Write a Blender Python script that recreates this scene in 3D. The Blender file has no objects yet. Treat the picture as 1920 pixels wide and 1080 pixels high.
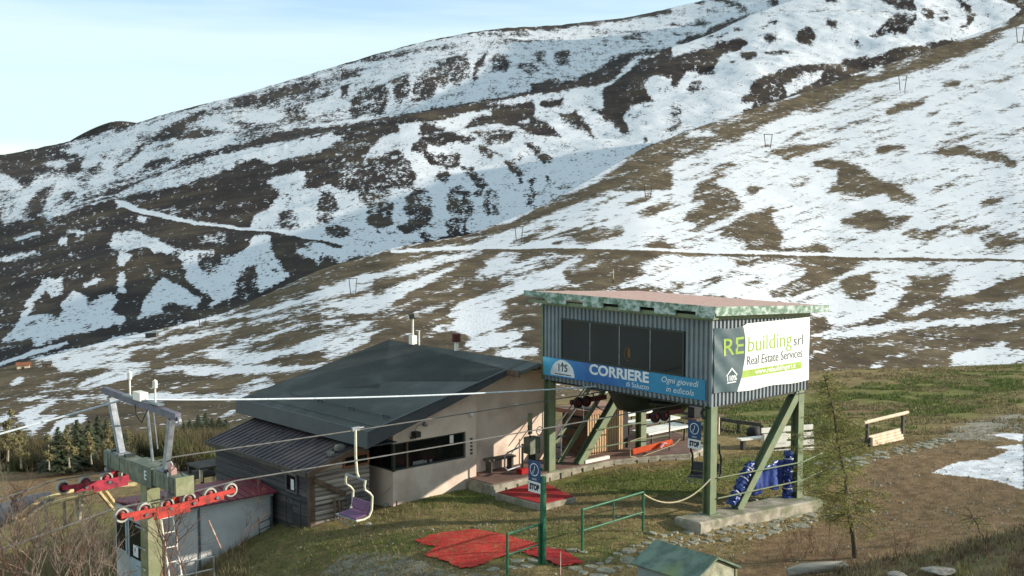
import bpy, bmesh, math, random
import numpy as np
from mathutils import Vector, Matrix
random.seed(7); np.random.seed(7)
R = math.radians
scene = bpy.context.scene
COL = scene.collection
# ------------------------------------------------------------------ camera, sky, sun, exposure
F = 2211.0; PIT = R(4.42); CZ = 8.5                       # focal length in pixels of the 1920 px photo, pitch, eye height
cam = bpy.data.cameras.new('camera'); cam_o = bpy.data.objects.new('camera', cam); COL.objects.link(cam_o)
cam.sensor_width = 36; cam.lens = F / 1920 * 36; cam.clip_start = .1; cam.clip_end = 9000
cam_o.location = (0, 0, CZ); cam_o.rotation_euler = (math.pi / 2 - PIT, 0, 0)
scene.camera = cam_o
SUN_AZ, SUN_EL = 1.5, 15.5                                # degrees: azimuth from +X towards +Y
sdir = Vector((math.cos(R(SUN_EL)) * math.cos(R(SUN_AZ)), math.cos(R(SUN_EL)) * math.sin(R(SUN_AZ)), math.sin(R(SUN_EL))))
sun = bpy.data.lights.new('sun', 'SUN'); sun.energy = 5.0; sun.angle = R(.55); sun.color = (1, .91, .78)
sun_o = bpy.data.objects.new('sun', sun); COL.objects.link(sun_o)
sun_o.rotation_euler = sdir.to_track_quat('Z', 'Y').to_euler(); sun_o.location = (60, -5, 40)
W_ = bpy.data.worlds.new('World'); scene.world = W_; W_.use_nodes = True
nt = W_.node_tree; nt.nodes.clear()
def N(tree, t, **k):
    n = tree.nodes.new(t)
    for a, b in k.items(): setattr(n, a, b)
    return n
SKYOFF = (7.0, 2.0, 1.7)
sky = N(nt, 'ShaderNodeTexSky', sky_type='NISHITA', sun_disc=False)
sky.sun_elevation = R(SUN_EL + 6); sky.sun_rotation = R(90 - SUN_AZ); sky.altitude = 1500; sky.dust_density = .6; sky.air_density = 1.0; sky.ozone_density = 1.0
bg = N(nt, 'ShaderNodeBackground'); bg.inputs[1].default_value = .15
out = N(nt, 'ShaderNodeOutputWorld')
tc = N(nt, 'ShaderNodeTexCoord'); sep = N(nt, 'ShaderNodeSeparateXYZ'); nt.links.new(tc.outputs['Generated'], sep.inputs[0])
mp = N(nt, 'ShaderNodeMapping'); mp.inputs['Location'].default_value = SKYOFF; mp.inputs['Scale'].default_value = (1.0, 1.0, 11); mp.inputs['Rotation'].default_value = (.0, R(-4), 0)
nt.links.new(tc.outputs['Generated'], mp.inputs[0])
cn = N(nt, 'ShaderNodeTexNoise'); cn.inputs['Scale'].default_value = 1.4; cn.inputs['Detail'].default_value = 7; cn.inputs['Roughness'].default_value = .55
nt.links.new(mp.outputs[0], cn.inputs[0])
cr = N(nt, 'ShaderNodeMapRange'); cr.inputs[1].default_value = .40; cr.inputs[2].default_value = .58; cr.inputs[3].default_value = .12; cr.inputs[4].default_value = 1.0
nt.links.new(cn.outputs[0], cr.inputs[0])
mx = N(nt, 'ShaderNodeMix', data_type='RGBA'); mx.inputs['B'].default_value = (3.75, 4.7, 4.75, 1)     # thin bright cloud veil
nt.links.new(cr.outputs[0], mx.inputs['Factor']); nt.links.new(sky.outputs[0], mx.inputs['A'])
nt.links.new(mx.outputs['Result'], bg.inputs[0]); nt.links.new(bg.outputs[0], out.inputs[0])
vs = scene.view_settings; vs.view_transform = 'Standard'; vs.look = 'None'; vs.exposure = 0.5; vs.gamma = 1.0; vs.use_curve_mapping = False
scene.render.engine = 'CYCLES'; scene.cycles.max_bounces = 6; scene.cycles.transparent_max_bounces = 6
scene.cycles.caustics_reflective = False; scene.cycles.caustics_refractive = False

# ------------------------------------------------------------------ coordinates
def ray(x, y):
    a = (x - 960) / F; b = (540 - y) / F
    dy = np.cos(PIT) + b * np.sin(PIT)
    return a / dy, (-np.sin(PIT) + b * np.cos(PIT)) / dy   # dx/dY, dz/dY
def at_z(x, y, z):
    a, b = ray(x, y); t = (z - CZ) / b; return Vector((a * t, t, z))
def at_Y(x, y, Y):
    a, b = ray(x, y); return Vector((a * Y, Y, CZ + b * Y))
def project(x, y, z):
    v = z - CZ; d = y * math.cos(PIT) - v * math.sin(PIT); u = y * math.sin(PIT) + v * math.cos(PIT)
    return 960 + F * x / d, 540 - F * u / d
TH = R(41.8); CT, ST = math.cos(TH), math.sin(TH)
ORI = (5.3, 31.02)                                         # foot of the nearest post; X runs right-back, Y left-back
def W(X, Y, z=0.0): return Vector((ORI[0] + CT * X - ST * Y, ORI[1] + ST * X + CT * Y, z))
def Lc(v): q = (v[0] - ORI[0], v[1] - ORI[1]); return (CT * q[0] + ST * q[1], -ST * q[0] + CT * q[1], v[2])

# ------------------------------------------------------------------ materials
def rgb(r, g, b): return tuple(((c / 255) / 12.92 if c / 255 <= .04045 else ((c / 255 + .055) / 1.055) ** 2.4) for c in (r, g, b)) + (1,)
MATS = {}
def mat(name, c1, c2=None, scale=4, rough=.75, metal=0, bump=.0, bscale=None, detail=6, lo=.35, hi=.65, stretch=(1, 1, 1), spec=.35, c3=None, s3=.5, coords='Object'):
    if name in MATS: return MATS[name]
    m = bpy.data.materials.new(name); m.use_nodes = True; t = m.node_tree; p = t.nodes['Principled BSDF']
    p.inputs['Roughness'].default_value = rough; p.inputs['Metallic'].default_value = metal; p.inputs['Specular IOR Level'].default_value = spec
    c2 = c2 or tuple(x * .78 for x in c1[:3]) + (1,)
    tc = N(t, 'ShaderNodeTexCoord'); mp = N(t, 'ShaderNodeMapping'); mp.inputs['Scale'].default_value = stretch
    t.links.new(tc.outputs[coords], mp.inputs[0])
    n = N(t, 'ShaderNodeTexNoise'); n.inputs['Scale'].default_value = scale; n.inputs['Detail'].default_value = detail; n.inputs['Roughness'].default_value = .62
    t.links.new(mp.outputs[0], n.inputs[0])
    mr = N(t, 'ShaderNodeMapRange'); mr.inputs[1].default_value = lo; mr.inputs[2].default_value = hi; t.links.new(n.outputs[0], mr.inputs[0])
    x = N(t, 'ShaderNodeMix', data_type='RGBA'); x.inputs['A'].default_value = c1; x.inputs['B'].default_value = c2
    t.links.new(mr.outputs[0], x.inputs['Factor']); res = x.outputs['Result']
    if c3:
        n3 = N(t, 'ShaderNodeTexNoise'); n3.inputs['Scale'].default_value = s3; n3.inputs['Detail'].default_value = 5
        t.links.new(tc.outputs['Object'], n3.inputs[0])
        m3 = N(t, 'ShaderNodeMapRange'); m3.inputs[1].default_value = .5; m3.inputs[2].default_value = .66; t.links.new(n3.outputs[0], m3.inputs[0])
        x3 = N(t, 'ShaderNodeMix', data_type='RGBA'); x3.inputs['B'].default_value = c3
        t.links.new(m3.outputs[0], x3.inputs['Factor']); t.links.new(res, x3.inputs['A']); res = x3.outputs['Result']
    t.links.new(res, p.inputs['Base Color'])
    if bump:
        b = N(t, 'ShaderNodeBump'); b.inputs['Strength'].default_value = bump; b.inputs['Distance'].default_value = .02
        nb = N(t, 'ShaderNodeTexNoise'); nb.inputs['Scale'].default_value = bscale or scale * 4; nb.inputs['Detail'].default_value = 5
        t.links.new(mp.outputs[0], nb.inputs[0]); t.links.new(nb.outputs[0], b.inputs['Height']); t.links.new(b.outputs[0], p.inputs['Normal'])
    MATS[name] = m; return m
M_green = mat('green_steel_paint', rgb(116, 130, 100), rgb(98, 112, 84), 3, .55, bump=.1, c3=rgb(120, 122, 92), s3=2.5)
M_dgreen = mat('dark_green_tube_paint', rgb(44, 110, 78), rgb(34, 88, 64), 6, .5)
M_clad = mat('grey_blue_cladding', rgb(132, 141, 146), rgb(112, 121, 127), 1.5, .5, c3=rgb(122, 128, 128), s3=1.2)
M_peel = mat('peeling_green_white_paint', rgb(186, 198, 190), rgb(94, 120, 100), 5, .8, bump=.4, lo=.38, hi=.58, stretch=(1, 1, 1.5))
M_pink = mat('pink_roofing', rgb(248, 214, 198), rgb(236, 192, 172), 5, .85, bump=.3, bscale=30)
M_glass = mat('dark_glass', rgb(24, 28, 28), rgb(12, 14, 14), .8, .08, spec=.24)
M_frame = mat('dark_frame', rgb(48, 56, 50), None, 6, .5)
M_alu = mat('grey_metal', rgb(140, 146, 150), rgb(110, 118, 122), 5, .4, .7)
M_galv = mat('galvanised_steel', rgb(150, 154, 158), rgb(112, 116, 122), 7, .5, .4, bump=.1)
M_darkm = mat('dark_machine_paint', rgb(46, 52, 46), rgb(32, 36, 34), 3, .5)
M_black = mat('black_rubber', rgb(30, 30, 32), None, 8, .7)
M_redm = mat('red_machine_paint', rgb(200, 66, 54), rgb(160, 50, 46), 9, .6, bump=.2, c3=rgb(120, 52, 44), s3=6)
M_redd = mat('crimson_machine_paint', rgb(182, 52, 72), rgb(140, 38, 56), 9, .6, bump=.2, c3=rgb(100, 40, 50), s3=6)
M_dred = mat('dark_red_paint', rgb(96, 30, 34), None, 5, .5)
M_tyre = mat('pale_sheave_liner', rgb(186, 186, 172), rgb(140, 140, 130), 9, .7)
M_white = mat('white_paint', rgb(236, 232, 222), rgb(212, 206, 194), 4, .6, bump=.1)
M_banner = mat('white_banner_vinyl', rgb(232, 234, 230), rgb(218, 222, 218), 2, .45)
M_teal = mat('slate_banner_print', rgb(70, 92, 98), rgb(58, 80, 88), 3, .4)
M_lime = mat('lime_print', rgb(150, 178, 66), None, 6, .5)
M_dgrey = mat('dark_grey_print', rgb(74, 80, 80), None, 6, .5)
M_wprint = mat('white_print', rgb(226, 232, 234), None, 6, .5)
M_navy = mat('navy_sign_print', rgb(38, 76, 118), rgb(28, 58, 98), 5, .4)
M_ink = mat('black_print', rgb(28, 32, 44), None, 6, .5)
M_tan = mat('pinkish_stucco', rgb(220, 202, 184), rgb(204, 184, 168), 1.2, .9, bump=.25, bscale=40, c3=rgb(186, 164, 148), s3=.9)
M_roofg = mat('grey_bitumen_roof', rgb(96, 99, 96), rgb(84, 88, 86), 1.2, .85, bump=.5, bscale=30, c3=rgb(108, 111, 106), s3=.7, stretch=(.5, 1, 1))
M_fascia = mat('dark_metal_fascia', rgb(68, 74, 78), rgb(58, 64, 68), 2, .5)
M_brown = mat('brown_metal_sheet', rgb(82, 74, 76), rgb(62, 56, 60), 1.5, .55, c3=rgb(96, 84, 82), s3=1.3)
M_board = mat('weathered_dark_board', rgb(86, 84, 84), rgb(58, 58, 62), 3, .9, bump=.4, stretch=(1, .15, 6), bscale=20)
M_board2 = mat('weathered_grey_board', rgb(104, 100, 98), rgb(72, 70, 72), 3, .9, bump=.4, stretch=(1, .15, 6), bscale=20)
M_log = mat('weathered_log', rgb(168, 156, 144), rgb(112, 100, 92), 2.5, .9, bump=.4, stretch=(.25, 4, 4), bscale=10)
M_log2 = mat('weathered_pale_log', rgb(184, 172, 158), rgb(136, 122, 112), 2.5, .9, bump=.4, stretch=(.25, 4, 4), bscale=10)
M_timber = mat('brown_timber', rgb(110, 90, 74), rgb(80, 64, 54), 4, .85, bump=.2)
M_orangew = mat('orange_stained_timber', rgb(150, 92, 58), rgb(116, 68, 44), 4, .7)
M_pole = mat('pale_peeled_pole', rgb(206, 186, 138), rgb(168, 146, 104), 5, .8, bump=.2)
M_lumber = mat('pale_lumber', rgb(226, 206, 180), rgb(196, 172, 146), 4, .8, bump=.2)
M_dwood = mat('dark_grey_wood', rgb(88, 84, 76), rgb(66, 62, 58), 5, .9)
M_concrete = mat('concrete', rgb(168, 160, 144), rgb(120, 114, 100), 3, .95, bump=.6, bscale=14, c3=rgb(110, 112, 86), s3=1.4)
M_paver = mat('reddish_terrace_paving', rgb(124, 96, 84), rgb(98, 76, 68), 3, .9, bump=.3)
M_stone = mat('pale_flagstone', rgb(164, 160, 144), rgb(112, 108, 94), 7, .95, bump=.6, bscale=12, c3=rgb(124, 126, 102), s3=2.2)
M_carpet = mat('faded_red_carpet', rgb(192, 50, 42), rgb(160, 46, 38), 9, .95, bump=.9, bscale=30, c3=rgb(160, 84, 56), s3=6)
M_carpet2 = mat('bright_red_carpet', rgb(176, 34, 34), rgb(140, 28, 30), 4, .95, bump=.6, bscale=40, c3=rgb(150, 60, 52), s3=3)
M_redroof = mat('maroon_sheet_roof', rgb(126, 52, 62), rgb(98, 42, 52), 2, .6, c3=rgb(110, 66, 72), s3=2)
M_cont = mat('grey_white_panel', rgb(196, 196, 194), rgb(176, 176, 176), 1.2, .6, c3=rgb(160, 160, 156), s3=.9)
M_contd = mat('blue_grey_door_panel', rgb(160, 176, 182), rgb(140, 156, 164), 1.5, .6)
M_kroof = mat('mossy_green_roof', rgb(116, 132, 118), rgb(86, 104, 92), 3.2, .9, bump=.4, lo=.4, hi=.6, c3=rgb(126, 138, 98), s3=1.3)
M_kwall = mat('pale_green_grey_wall', rgb(146, 156, 154), rgb(126, 138, 136), 2, .8)
M_kgable = mat('lichened_gable', rgb(172, 170, 148), rgb(118, 122, 102), 5, .95, bump=.5)
M_tarp = mat('blue_tarpaulin', rgb(50, 76, 150), rgb(30, 46, 100), 5, .35, bump=1.0, bscale=7, spec=.6)
M_orange = mat('orange_plastic', rgb(224, 92, 40), rgb(200, 74, 34), 4, .6)
M_beige = mat('beige_corrugated_sheet', rgb(196, 168, 132), rgb(178, 150, 118), 2, .7)
M_rope = mat('steel_rope', rgb(118, 116, 112), rgb(92, 92, 90), 8, .6, .3)
M_cable = mat('pale_cable_sheath', rgb(196, 204, 208), rgb(168, 178, 186), 10, .6)
M_hemp = mat('pale_hemp_rope', rgb(196, 184, 150), None, 12, .9)
M_cream = mat('cream_hanger_paint', rgb(220, 218, 196), rgb(194, 190, 166), 7, .5)
M_purple = mat('purple_seat_plastic', rgb(120, 84, 118), rgb(96, 64, 96), 5, .6)
M_seatd = mat('charcoal_seat_plastic', rgb(64, 64, 66), rgb(52, 52, 54), 5, .6)
M_bark = mat('larch_bark', rgb(102, 88, 72), rgb(62, 52, 46), 9, .95, bump=.5, stretch=(3, 3, .6))
M_needle = mat('larch_new_needles', rgb(158, 152, 84), rgb(112, 116, 60), 3, .8)
M_spruce = mat('spruce_needles', rgb(66, 74, 48), rgb(44, 50, 34), 3, .85)
M_birchl = mat('birch_spring_leaves', rgb(124, 114, 76), rgb(92, 86, 58), 2, .8)
M_birchb = mat('birch_bark', rgb(176, 166, 146), rgb(110, 98, 84), 8, .9)
M_twig = mat('reddish_twig', rgb(124, 94, 76), rgb(86, 64, 56), 6, .9)
M_twig2 = mat('tan_twig', rgb(140, 124, 108), rgb(96, 82, 74), 6, .9)
M_rock = mat('grey_rock', rgb(142, 138, 128), rgb(92, 90, 86), 2.5, .95, bump=.7, bscale=8)
M_deadlog = mat('bleached_dead_log', rgb(166, 158, 144), rgb(112, 106, 96), 3, .95, bump=.5, stretch=(.3, 4, 4))

# ------------------------------------------------------------------ mesh helpers
class MB:
    def __init__(s): s.v = []; s.f = []; s.mi = []; s.cur = 0
    def add(s, vs, fs):
        o = len(s.v); s.v += [tuple(v) for v in vs]
        for f in fs: s.f.append(tuple(i + o for i in f)); s.mi.append(s.cur)
        return s
    def box(s, x0, x1, y0, y1, z0, z1):
        return s.add([(x0, y0, z0), (x1, y0, z0), (x1, y1, z0), (x0, y1, z0), (x0, y0, z1), (x1, y0, z1), (x1, y1, z1), (x0, y1, z1)],
                     [(0, 3, 2, 1), (4, 5, 6, 7), (0, 1, 5, 4), (1, 2, 6, 5), (2, 3, 7, 6), (3, 0, 4, 7)])
    def bar(s, p, q, w, h, up=(0, 0, 1)):
        p = Vector(p); q = Vector(q); d = (q - p).normalized(); u = Vector(up)
        if abs(d.dot(u)) > .98: u = Vector((0, 1, 0))
        a = d.cross(u).normalized(); b = a.cross(d)
        c = [p + a * (i * w / 2) + b * (j * h / 2) for i, j in ((-1, -1), (1, -1), (1, 1), (-1, 1))]
        e = [x + (q - p) for x in c]
        return s.add(c + e, [(0, 1, 2, 3), (7, 6, 5, 4), (0, 4, 5, 1), (1, 5, 6, 2), (2, 6, 7, 3), (3, 7, 4, 0)])
    def tube(s, pts, r, n=8, caps=True):
        pts = [Vector(p) for p in pts]; rr = r if isinstance(r, (list, tuple)) else [r] * len(pts)
        vs = []; fs = []; a = None
        for i, p in enumerate(pts):
            d = (pts[min(i + 1, len(pts) - 1)] - pts[max(i - 1, 0)]); d = d.normalized() if d.length > 1e-9 else Vector((0, 0, 1))
            if a is None: a = d.orthogonal().normalized()
            else:
                a = a - d * a.dot(d); a = a.normalized() if a.length > 1e-6 else d.orthogonal().normalized()
            b = d.cross(a)
            for k in range(n):
                t = 2 * math.pi * k / n; vs.append(p + (a * math.cos(t) + b * math.sin(t)) * rr[i])
        for i in range(len(pts) - 1):
            for k in range(n):
                fs.append((i * n + k, i * n + (k + 1) % n, (i + 1) * n + (k + 1) % n, (i + 1) * n + k))
        if caps: fs.append(tuple(range(n - 1, -1, -1))); fs.append(tuple(range((len(pts) - 1) * n, len(pts) * n)))
        return s.add(vs, fs)
    def lathe(s, c, axis, prof, n=20):
        c = Vector(c); d = Vector(axis).normalized(); a = d.orthogonal().normalized(); b = d.cross(a); vs = []; fs = []
        m = len(prof)
        for (r, h) in prof:
            for k in range(n):
                t = 2 * math.pi * k / n; vs.append(c + d * h + (a * math.cos(t) + b * math.sin(t)) * r)
        for i in range(m - 1):
            for k in range(n): fs.append((i * n + k, i * n + (k + 1) % n, (i + 1) * n + (k + 1) % n, (i + 1) * n + k))
        return s.add(vs, fs)
    def prism(s, poly, z0, z1):
        n = len(poly); vs = [(p[0], p[1], z0) for p in poly] + [(p[0], p[1], z1) for p in poly]
        return s.add(vs, [tuple(range(n - 1, -1, -1)), tuple(range(n, 2 * n))] + [(i, (i + 1) % n, n + (i + 1) % n, n + i) for i in range(n)])
    def slab(s, quad, th):                                  # four corners, thickened downwards
        q = [Vector(x) for x in quad]; n = (q[1] - q[0]).cross(q[2] - q[0]).normalized()
        if n.z < 0: n = -n
        b = [x - n * th for x in q]; k = len(q)
        return s.add(q + b, [tuple(range(k)), tuple(range(2 * k - 1, k - 1, -1))] + [(i, k + i, k + (i + 1) % k, (i + 1) % k) for i in range(k)])
    def build(s, name, m, parent=None, smooth=False, bevel=0):
        me = bpy.data.meshes.new(name); me.from_pydata(s.v, [], s.f)
        ms = m if isinstance(m, (list, tuple)) else [m]
        for x in ms: me.materials.append(x)
        if len(ms) > 1: me.polygons.foreach_set('material_index', s.mi)
        bm = bmesh.new(); bm.from_mesh(me); bmesh.ops.recalc_face_normals(bm, faces=bm.faces); bm.to_mesh(me); bm.free()
        if smooth:
            me.polygons.foreach_set('use_smooth', [True] * len(me.polygons))
            try: me.set_sharp_from_angle(angle=R(50))
            except Exception: pass
        o = bpy.data.objects.new(name, me); COL.objects.link(o); o.parent = parent
        if bevel:
            b = o.modifiers.new('bevel', 'BEVEL'); b.width = bevel; b.segments = 1; b.limit_method = 'ANGLE'
        return o
def tag(o, label=None, cat=None, group=None, kind=None):
    for k, v in (('label', label), ('category', cat), ('group', group), ('kind', kind)):
        if v: o[k] = v
    return o
def thing(name, label, cat, loc=(0, 0, 0), rz=0, group=None):
    o = bpy.data.objects.new(name, None); COL.objects.link(o); o.location = loc; o.rotation_euler = (0, 0, rz); o.empty_display_size = .3
    return tag(o, label, cat, group)
def local(name, label, cat, X=0, Y=0, z=0, group=None):    # thing in the axes of the station
    return thing(name, label, cat, W(X, Y, z), TH, group)
def copy_tree(o, parent=None):
    c = o.copy(); COL.objects.link(c); c.parent = parent
    for ch in list(o.children): copy_tree(ch, c)
    return c
def text(name, s, size, o, xa, ya, m, parent, align='LEFT', shear=0, bold=0, width=1.0, ext=.002, fit=None):
    cu = bpy.data.curves.new(name, 'FONT'); cu.body = s; cu.size = size; cu.align_x = align; cu.align_y = 'CENTER'; cu.shear = shear; cu.offset = bold
    cu.extrude = 0; cu.resolution_u = 3
    t = bpy.data.objects.new(name, cu); COL.objects.link(t)
    dg = bpy.context.evaluated_depsgraph_get(); me = bpy.data.meshes.new_from_object(t.evaluated_get(dg))
    bpy.data.objects.remove(t)
    if fit:
        xs = [v.co.x for v in me.vertices]; width = fit / (max(xs) - min(xs))
    o = Vector(o); xa = Vector(xa); ya = Vector(ya); nn = xa.cross(ya).normalized()
    for v in me.vertices: v.co = o + xa * (v.co.x * width) + ya * v.co.y + nn * ext
    me.materials.clear(); me.materials.append(m)
    ob = bpy.data.objects.new(name, me); COL.objects.link(ob); ob.parent = parent; ob['kind'] = 'stuff'; return ob

# ------------------------------------------------------------------ noise
def vnoise(x, y, seed=0):
    xi = np.floor(x).astype(np.int64); yi = np.floor(y).astype(np.int64); xf = x - xi; yf = y - yi
    def h(a, b):
        n = (a * 374761393 + b * 668265263 + seed * 1442695041) & 0x7fffffff
        n = ((n ^ (n >> 13)) * 1274126177) & 0x7fffffff
        return ((n ^ (n >> 16)) & 0xffff) / 65535.0
    u = xf * xf * (3 - 2 * xf); v = yf * yf * (3 - 2 * yf)
    return (h(xi, yi) * (1 - u) + h(xi + 1, yi) * u) * (1 - v) + (h(xi, yi + 1) * (1 - u) + h(xi + 1, yi + 1) * u) * v
def fbm(x, y, o=4, seed=0):
    s = 0; a = .5; t = 0
    for i in range(o): s = s + a * vnoise(x * 2 ** i, y * 2 ** i, seed + i * 17); t += a; a *= .5
    return s / t - .5

# ------------------------------------------------------------------ where snow lies on the hills, traced tile by tile (tile origin, scale)
T1 = (0, 24, 2.727); T2 = (640, 24, 2.727); T3 = (1260, 24, 2.727); T4 = (0, 380, 2.743); T5 = (600, 360, 2.842); T6 = (1260, 380, 2.842); T7 = (0, 720, 3.859)
SN = []
def P(tile, v, *pts): SN.append((v, [(tile[0] + pts[i] / tile[2], tile[1] + pts[i + 1] / tile[2]) for i in range(0, len(pts), 2)]))
def EL(tile, v, cx, cy, rx, ry): P(tile, v, *[c for k in range(12) for c in (cx + rx * math.cos(k * .5236), cy + ry * math.sin(k * .5236))])
def LN(tile, v, w, *pts):
    q = [(pts[i], pts[i + 1]) for i in range(0, len(pts), 2)]
    P(tile, v, *[c for a in q for c in (a[0], a[1] - w / 2)], *[c for a in reversed(q) for c in (a[0], a[1] + w / 2)])
# far ridge, left
P(T1, .55, 0,735,250,690,690,565,1060,465,1450,335,1909,210,1909,560,1500,600,1180,690,900,800,600,900,200,1060,0,1080)
P(T1, 0, 0,725,250,680,480,680,420,720,300,760,150,820,120,900,0,790)
P(T1, 0, 30,800,200,760,330,760,320,800,200,830,130,900,60,860)
P(T1, 1, 200,755,330,745,340,770,290,790,230,765)
P(T1, .95, 0,815,110,890,60,930,0,920)
P(T1, 1, 80,980,160,880,250,840,290,850,220,900,150,970,110,1060,40,1060)
P(T1, 0, 150,960,230,900,300,870,260,940,230,1010,200,1060,150,1060)
P(T1, 1, 210,1030,250,940,320,830,370,850,440,920,400,950,340,900,280,960,260,1010)
P(T1, .1, 310,1000,330,920,380,910,390,950,300,990)
P(T1, 0, 330,760,420,730,460,740,400,800,340,830)
P(T1, 1, 400,780,450,730,540,745,640,770,560,810,590,830,500,910,450,880,480,810)
P(T1, .3, 440,790,520,760,540,800,470,830)
P(T1, .95, 300,700,440,660,620,610,750,570,780,590,660,660,620,720,500,720,420,720)
P(T1, .85, 750,580,1000,480,1300,380,1450,345,1300,420,1100,490,900,550,760,610)
P(T1, 0, 760,640,820,600,950,540,1040,500,1050,520,960,570,940,610,850,640)
P(T1, .05, 780,650,900,610,1040,600,1180,600,1000,640,860,650)
P(T1, 1, 600,770,720,680,860,650,1000,640,1180,610,1200,650,1150,690,1000,720,880,740,760,760,720,800,640,830)
P(T1, .05, 770,690,870,665,890,680,800,700); P(T1, .05, 740,760,860,735,900,750,800,790,740,790)
P(T1, .05, 570,800,640,750,700,680,740,650,690,740,600,790)
P(T1, .15, 1170,440,1400,400,1550,360,1700,340,1600,400,1450,440,1350,480,1200,480)
P(T1, .95, 1000,560,1200,520,1400,500,1500,520,1400,560,1200,590,1050,600)
P(T1, .25, 1150,560,1400,560,1480,480,1600,420,1700,410,1650,480,1500,560,1300,610)
P(T1, 1, 1450,590,1600,570,1900,520,1909,550,1600,590)
P(T1, 1, 1550,480,1700,420,1909,330,1909,390,1750,470,1600,520)
# far ridge, middle
P(T2, .86, 0,240,300,160,600,100,800,70,1300,50,1550,20,1800,0,1800,130,1600,200,1350,300,1200,360,900,410,700,450,540,470,0,560)
LN(T2, 0, 26, 0,255,200,200,400,140,600,105,820,80,1000,80,1300,50,1550,14,1700,-10)
P(T2, .2, 0,290,110,290,90,340,0,350); P(T2, .15, 0,380,60,370,30,430,0,440); P(T2, .15, 30,450,120,385,230,380,240,440,200,500,50,520); P(T2, .18, 240,360,340,340,350,420,280,440)
P(T2, .15, 360,370,480,290,500,360,460,430,370,440); P(T2, .25, 480,260,650,210,650,330,580,370,500,370); P(T2, .05, 665,340,700,240,750,200,720,280,680,360)
P(T2, .1, 760,260,800,220,870,260,850,310,780,310); P(T2, .35, 900,270,980,250,1020,300,960,330); P(T2, .3, 970,210,1040,200,1050,280,1010,260)
P(T2, .25, 180,220,500,175,600,180,450,205,250,240); P(T2, .3, 100,240,250,200,260,230,150,270); P(T2, .3, 1090,200,1170,200,1180,280,1090,260); P(T2, .15, 1430,130,1530,110,1540,140,1460,150)
P(T2, .35, 1330,150,1380,110,1350,190); P(T2, .1, 1670,60,1780,55,1700,70); P(T2, .05, 1690,160,1800,110,1800,150,1720,170); P(T2, .05, 1540,180,1600,165,1570,185); P(T2, .1, 1600,140,1640,125,1620,145)
P(T2, .3, 690,110,900,100,1000,110,880,125,700,128); P(T2, .3, 740,150,980,140,1150,150,1000,168,760,165); P(T2, .3, 1300,80,1600,95,1500,110,1320,100)
# middle spur
P(T2, .92, 300,580,500,560,650,510,1000,450,1300,400,1800,250,1800,600,1560,680,1300,870,1100,950,850,1080,0,1080,0,870,150,700)
P(T2, .05, 0,575,200,530,450,510,380,550,200,575,0,600)
P(T2, 0, 430,540,580,470,690,460,850,430,980,400,960,365,1060,345,1130,345,1200,340,1330,270,1450,220,1620,190,1500,230,1350,310,1280,360,1200,390,950,410,740,460,640,490,560,530,500,555)
P(T2, .95, 730,470,900,430,1200,400,1300,390,1400,330,1500,240,1640,205,1600,230,1480,290,1430,350,1330,400,1330,460,1240,450,1150,440,1000,450,880,465)
P(T2, .12, 0,560,300,570,300,620,150,650,140,740,0,760)
P(T2, 0, 1340,400,1480,290,1540,240,1800,190,1800,290,1720,350,1600,340,1550,370,1560,410,1600,440,1480,470,1440,510,1480,600,1440,610,1400,560,1320,520,1340,470)
P(T2, .1, 1230,460,1320,490,1350,520,1300,500); P(T2, .4, 1660,600,1700,480,1740,470,1740,600,1680,610); EL(T2, .1, 1555, 635, 10, 18)
P(T2, 0, 395,580,430,570,530,600,520,620,420,635,380,640)
P(T2, 0, 740,500,900,470,990,450,990,520,920,520,800,530); P(T2, 0, 1010,460,1140,440,1130,470,1050,490)
P(T2, .02, 620,600,660,550,740,520,980,520,1000,570,1080,560,990,600,960,640,900,600,820,570,700,590); P(T2, .95, 880,560,980,540,960,570)
P(T2, .02, 360,690,430,640,540,630,690,660,640,690,560,680,450,690,420,730,360,720)
P(T2, .25, 650,620,900,620,860,680,760,700); P(T2, .12, 880,590,1000,550,1100,600,1130,650,1060,640,960,640); P(T2, .15, 1100,520,1200,500,1250,570,1310,640,1230,600,1150,570)
P(T2, .15, 930,680,1000,690,1090,770,1040,790,980,730); P(T2, .2, 700,690,800,720,780,750,720,740)
P(T2, .2, 400,720,600,720,600,790,540,810,440,770); P(T2, .1, 600,780,680,790,700,850,760,890,710,930,650,850); P(T2, .15, 800,740,880,770,930,830,920,890,880,830)
P(T2, .3, 480,820,550,810,540,890,490,860); P(T2, .3, 950,870,990,860,980,940,960,930); P(T2, .1, 1030,840,1080,850,1060,880); P(T2, .35, 1090,900,1160,880,1190,910,1110,940)
P(T2, .2, 0,760,140,760,300,720,380,830,370,930,470,1020,440,1060,340,1000,270,1080,130,990,0,890); P(T2, .3, 540,1080,560,930,640,940,660,1020,600,1060); P(T2, .45, 780,920,860,930,780,1000); P(T2, .3, 440,900,480,940,450,950)
P(T2, 1, 290,600,400,560,390,640,340,690,370,770,320,740)
# middle spur, left
P(T1, 0, 200,1062,470,955,590,910,740,850,900,780,1050,715,1200,690,1500,610,1909,550,1909,600,1700,640,1500,760,1340,800,1300,1000,1300,1080,150,1080)
P(T1, .8, 210,1045,480,965,600,935,740,860,900,800,1100,750,1350,690,1250,760,1050,855,850,910,740,920,620,940,400,1000,250,1055)
P(T1, .92, 1040,745,1350,685,1700,615,1760,640,1650,720,1500,740,1380,780,1320,740,1200,765,1080,795)
P(T1, 0, 620,960,900,920,1050,860,1300,740,1340,800,1400,830,1350,900,1380,970,1300,1060,1100,1060,900,1010,720,990)
LN(T1, .95, 12, 590,960,700,1000,900,1050,1000,1085)
P(T1, .3, 770,1000,900,990,1250,1040,1250,1060,900,1030)
P(T1, .9, 1350,860,1450,830,1550,820,1600,900,1680,880,1800,920,1860,1080,1280,1080,1310,1020,1380,980,1430,920)
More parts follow.
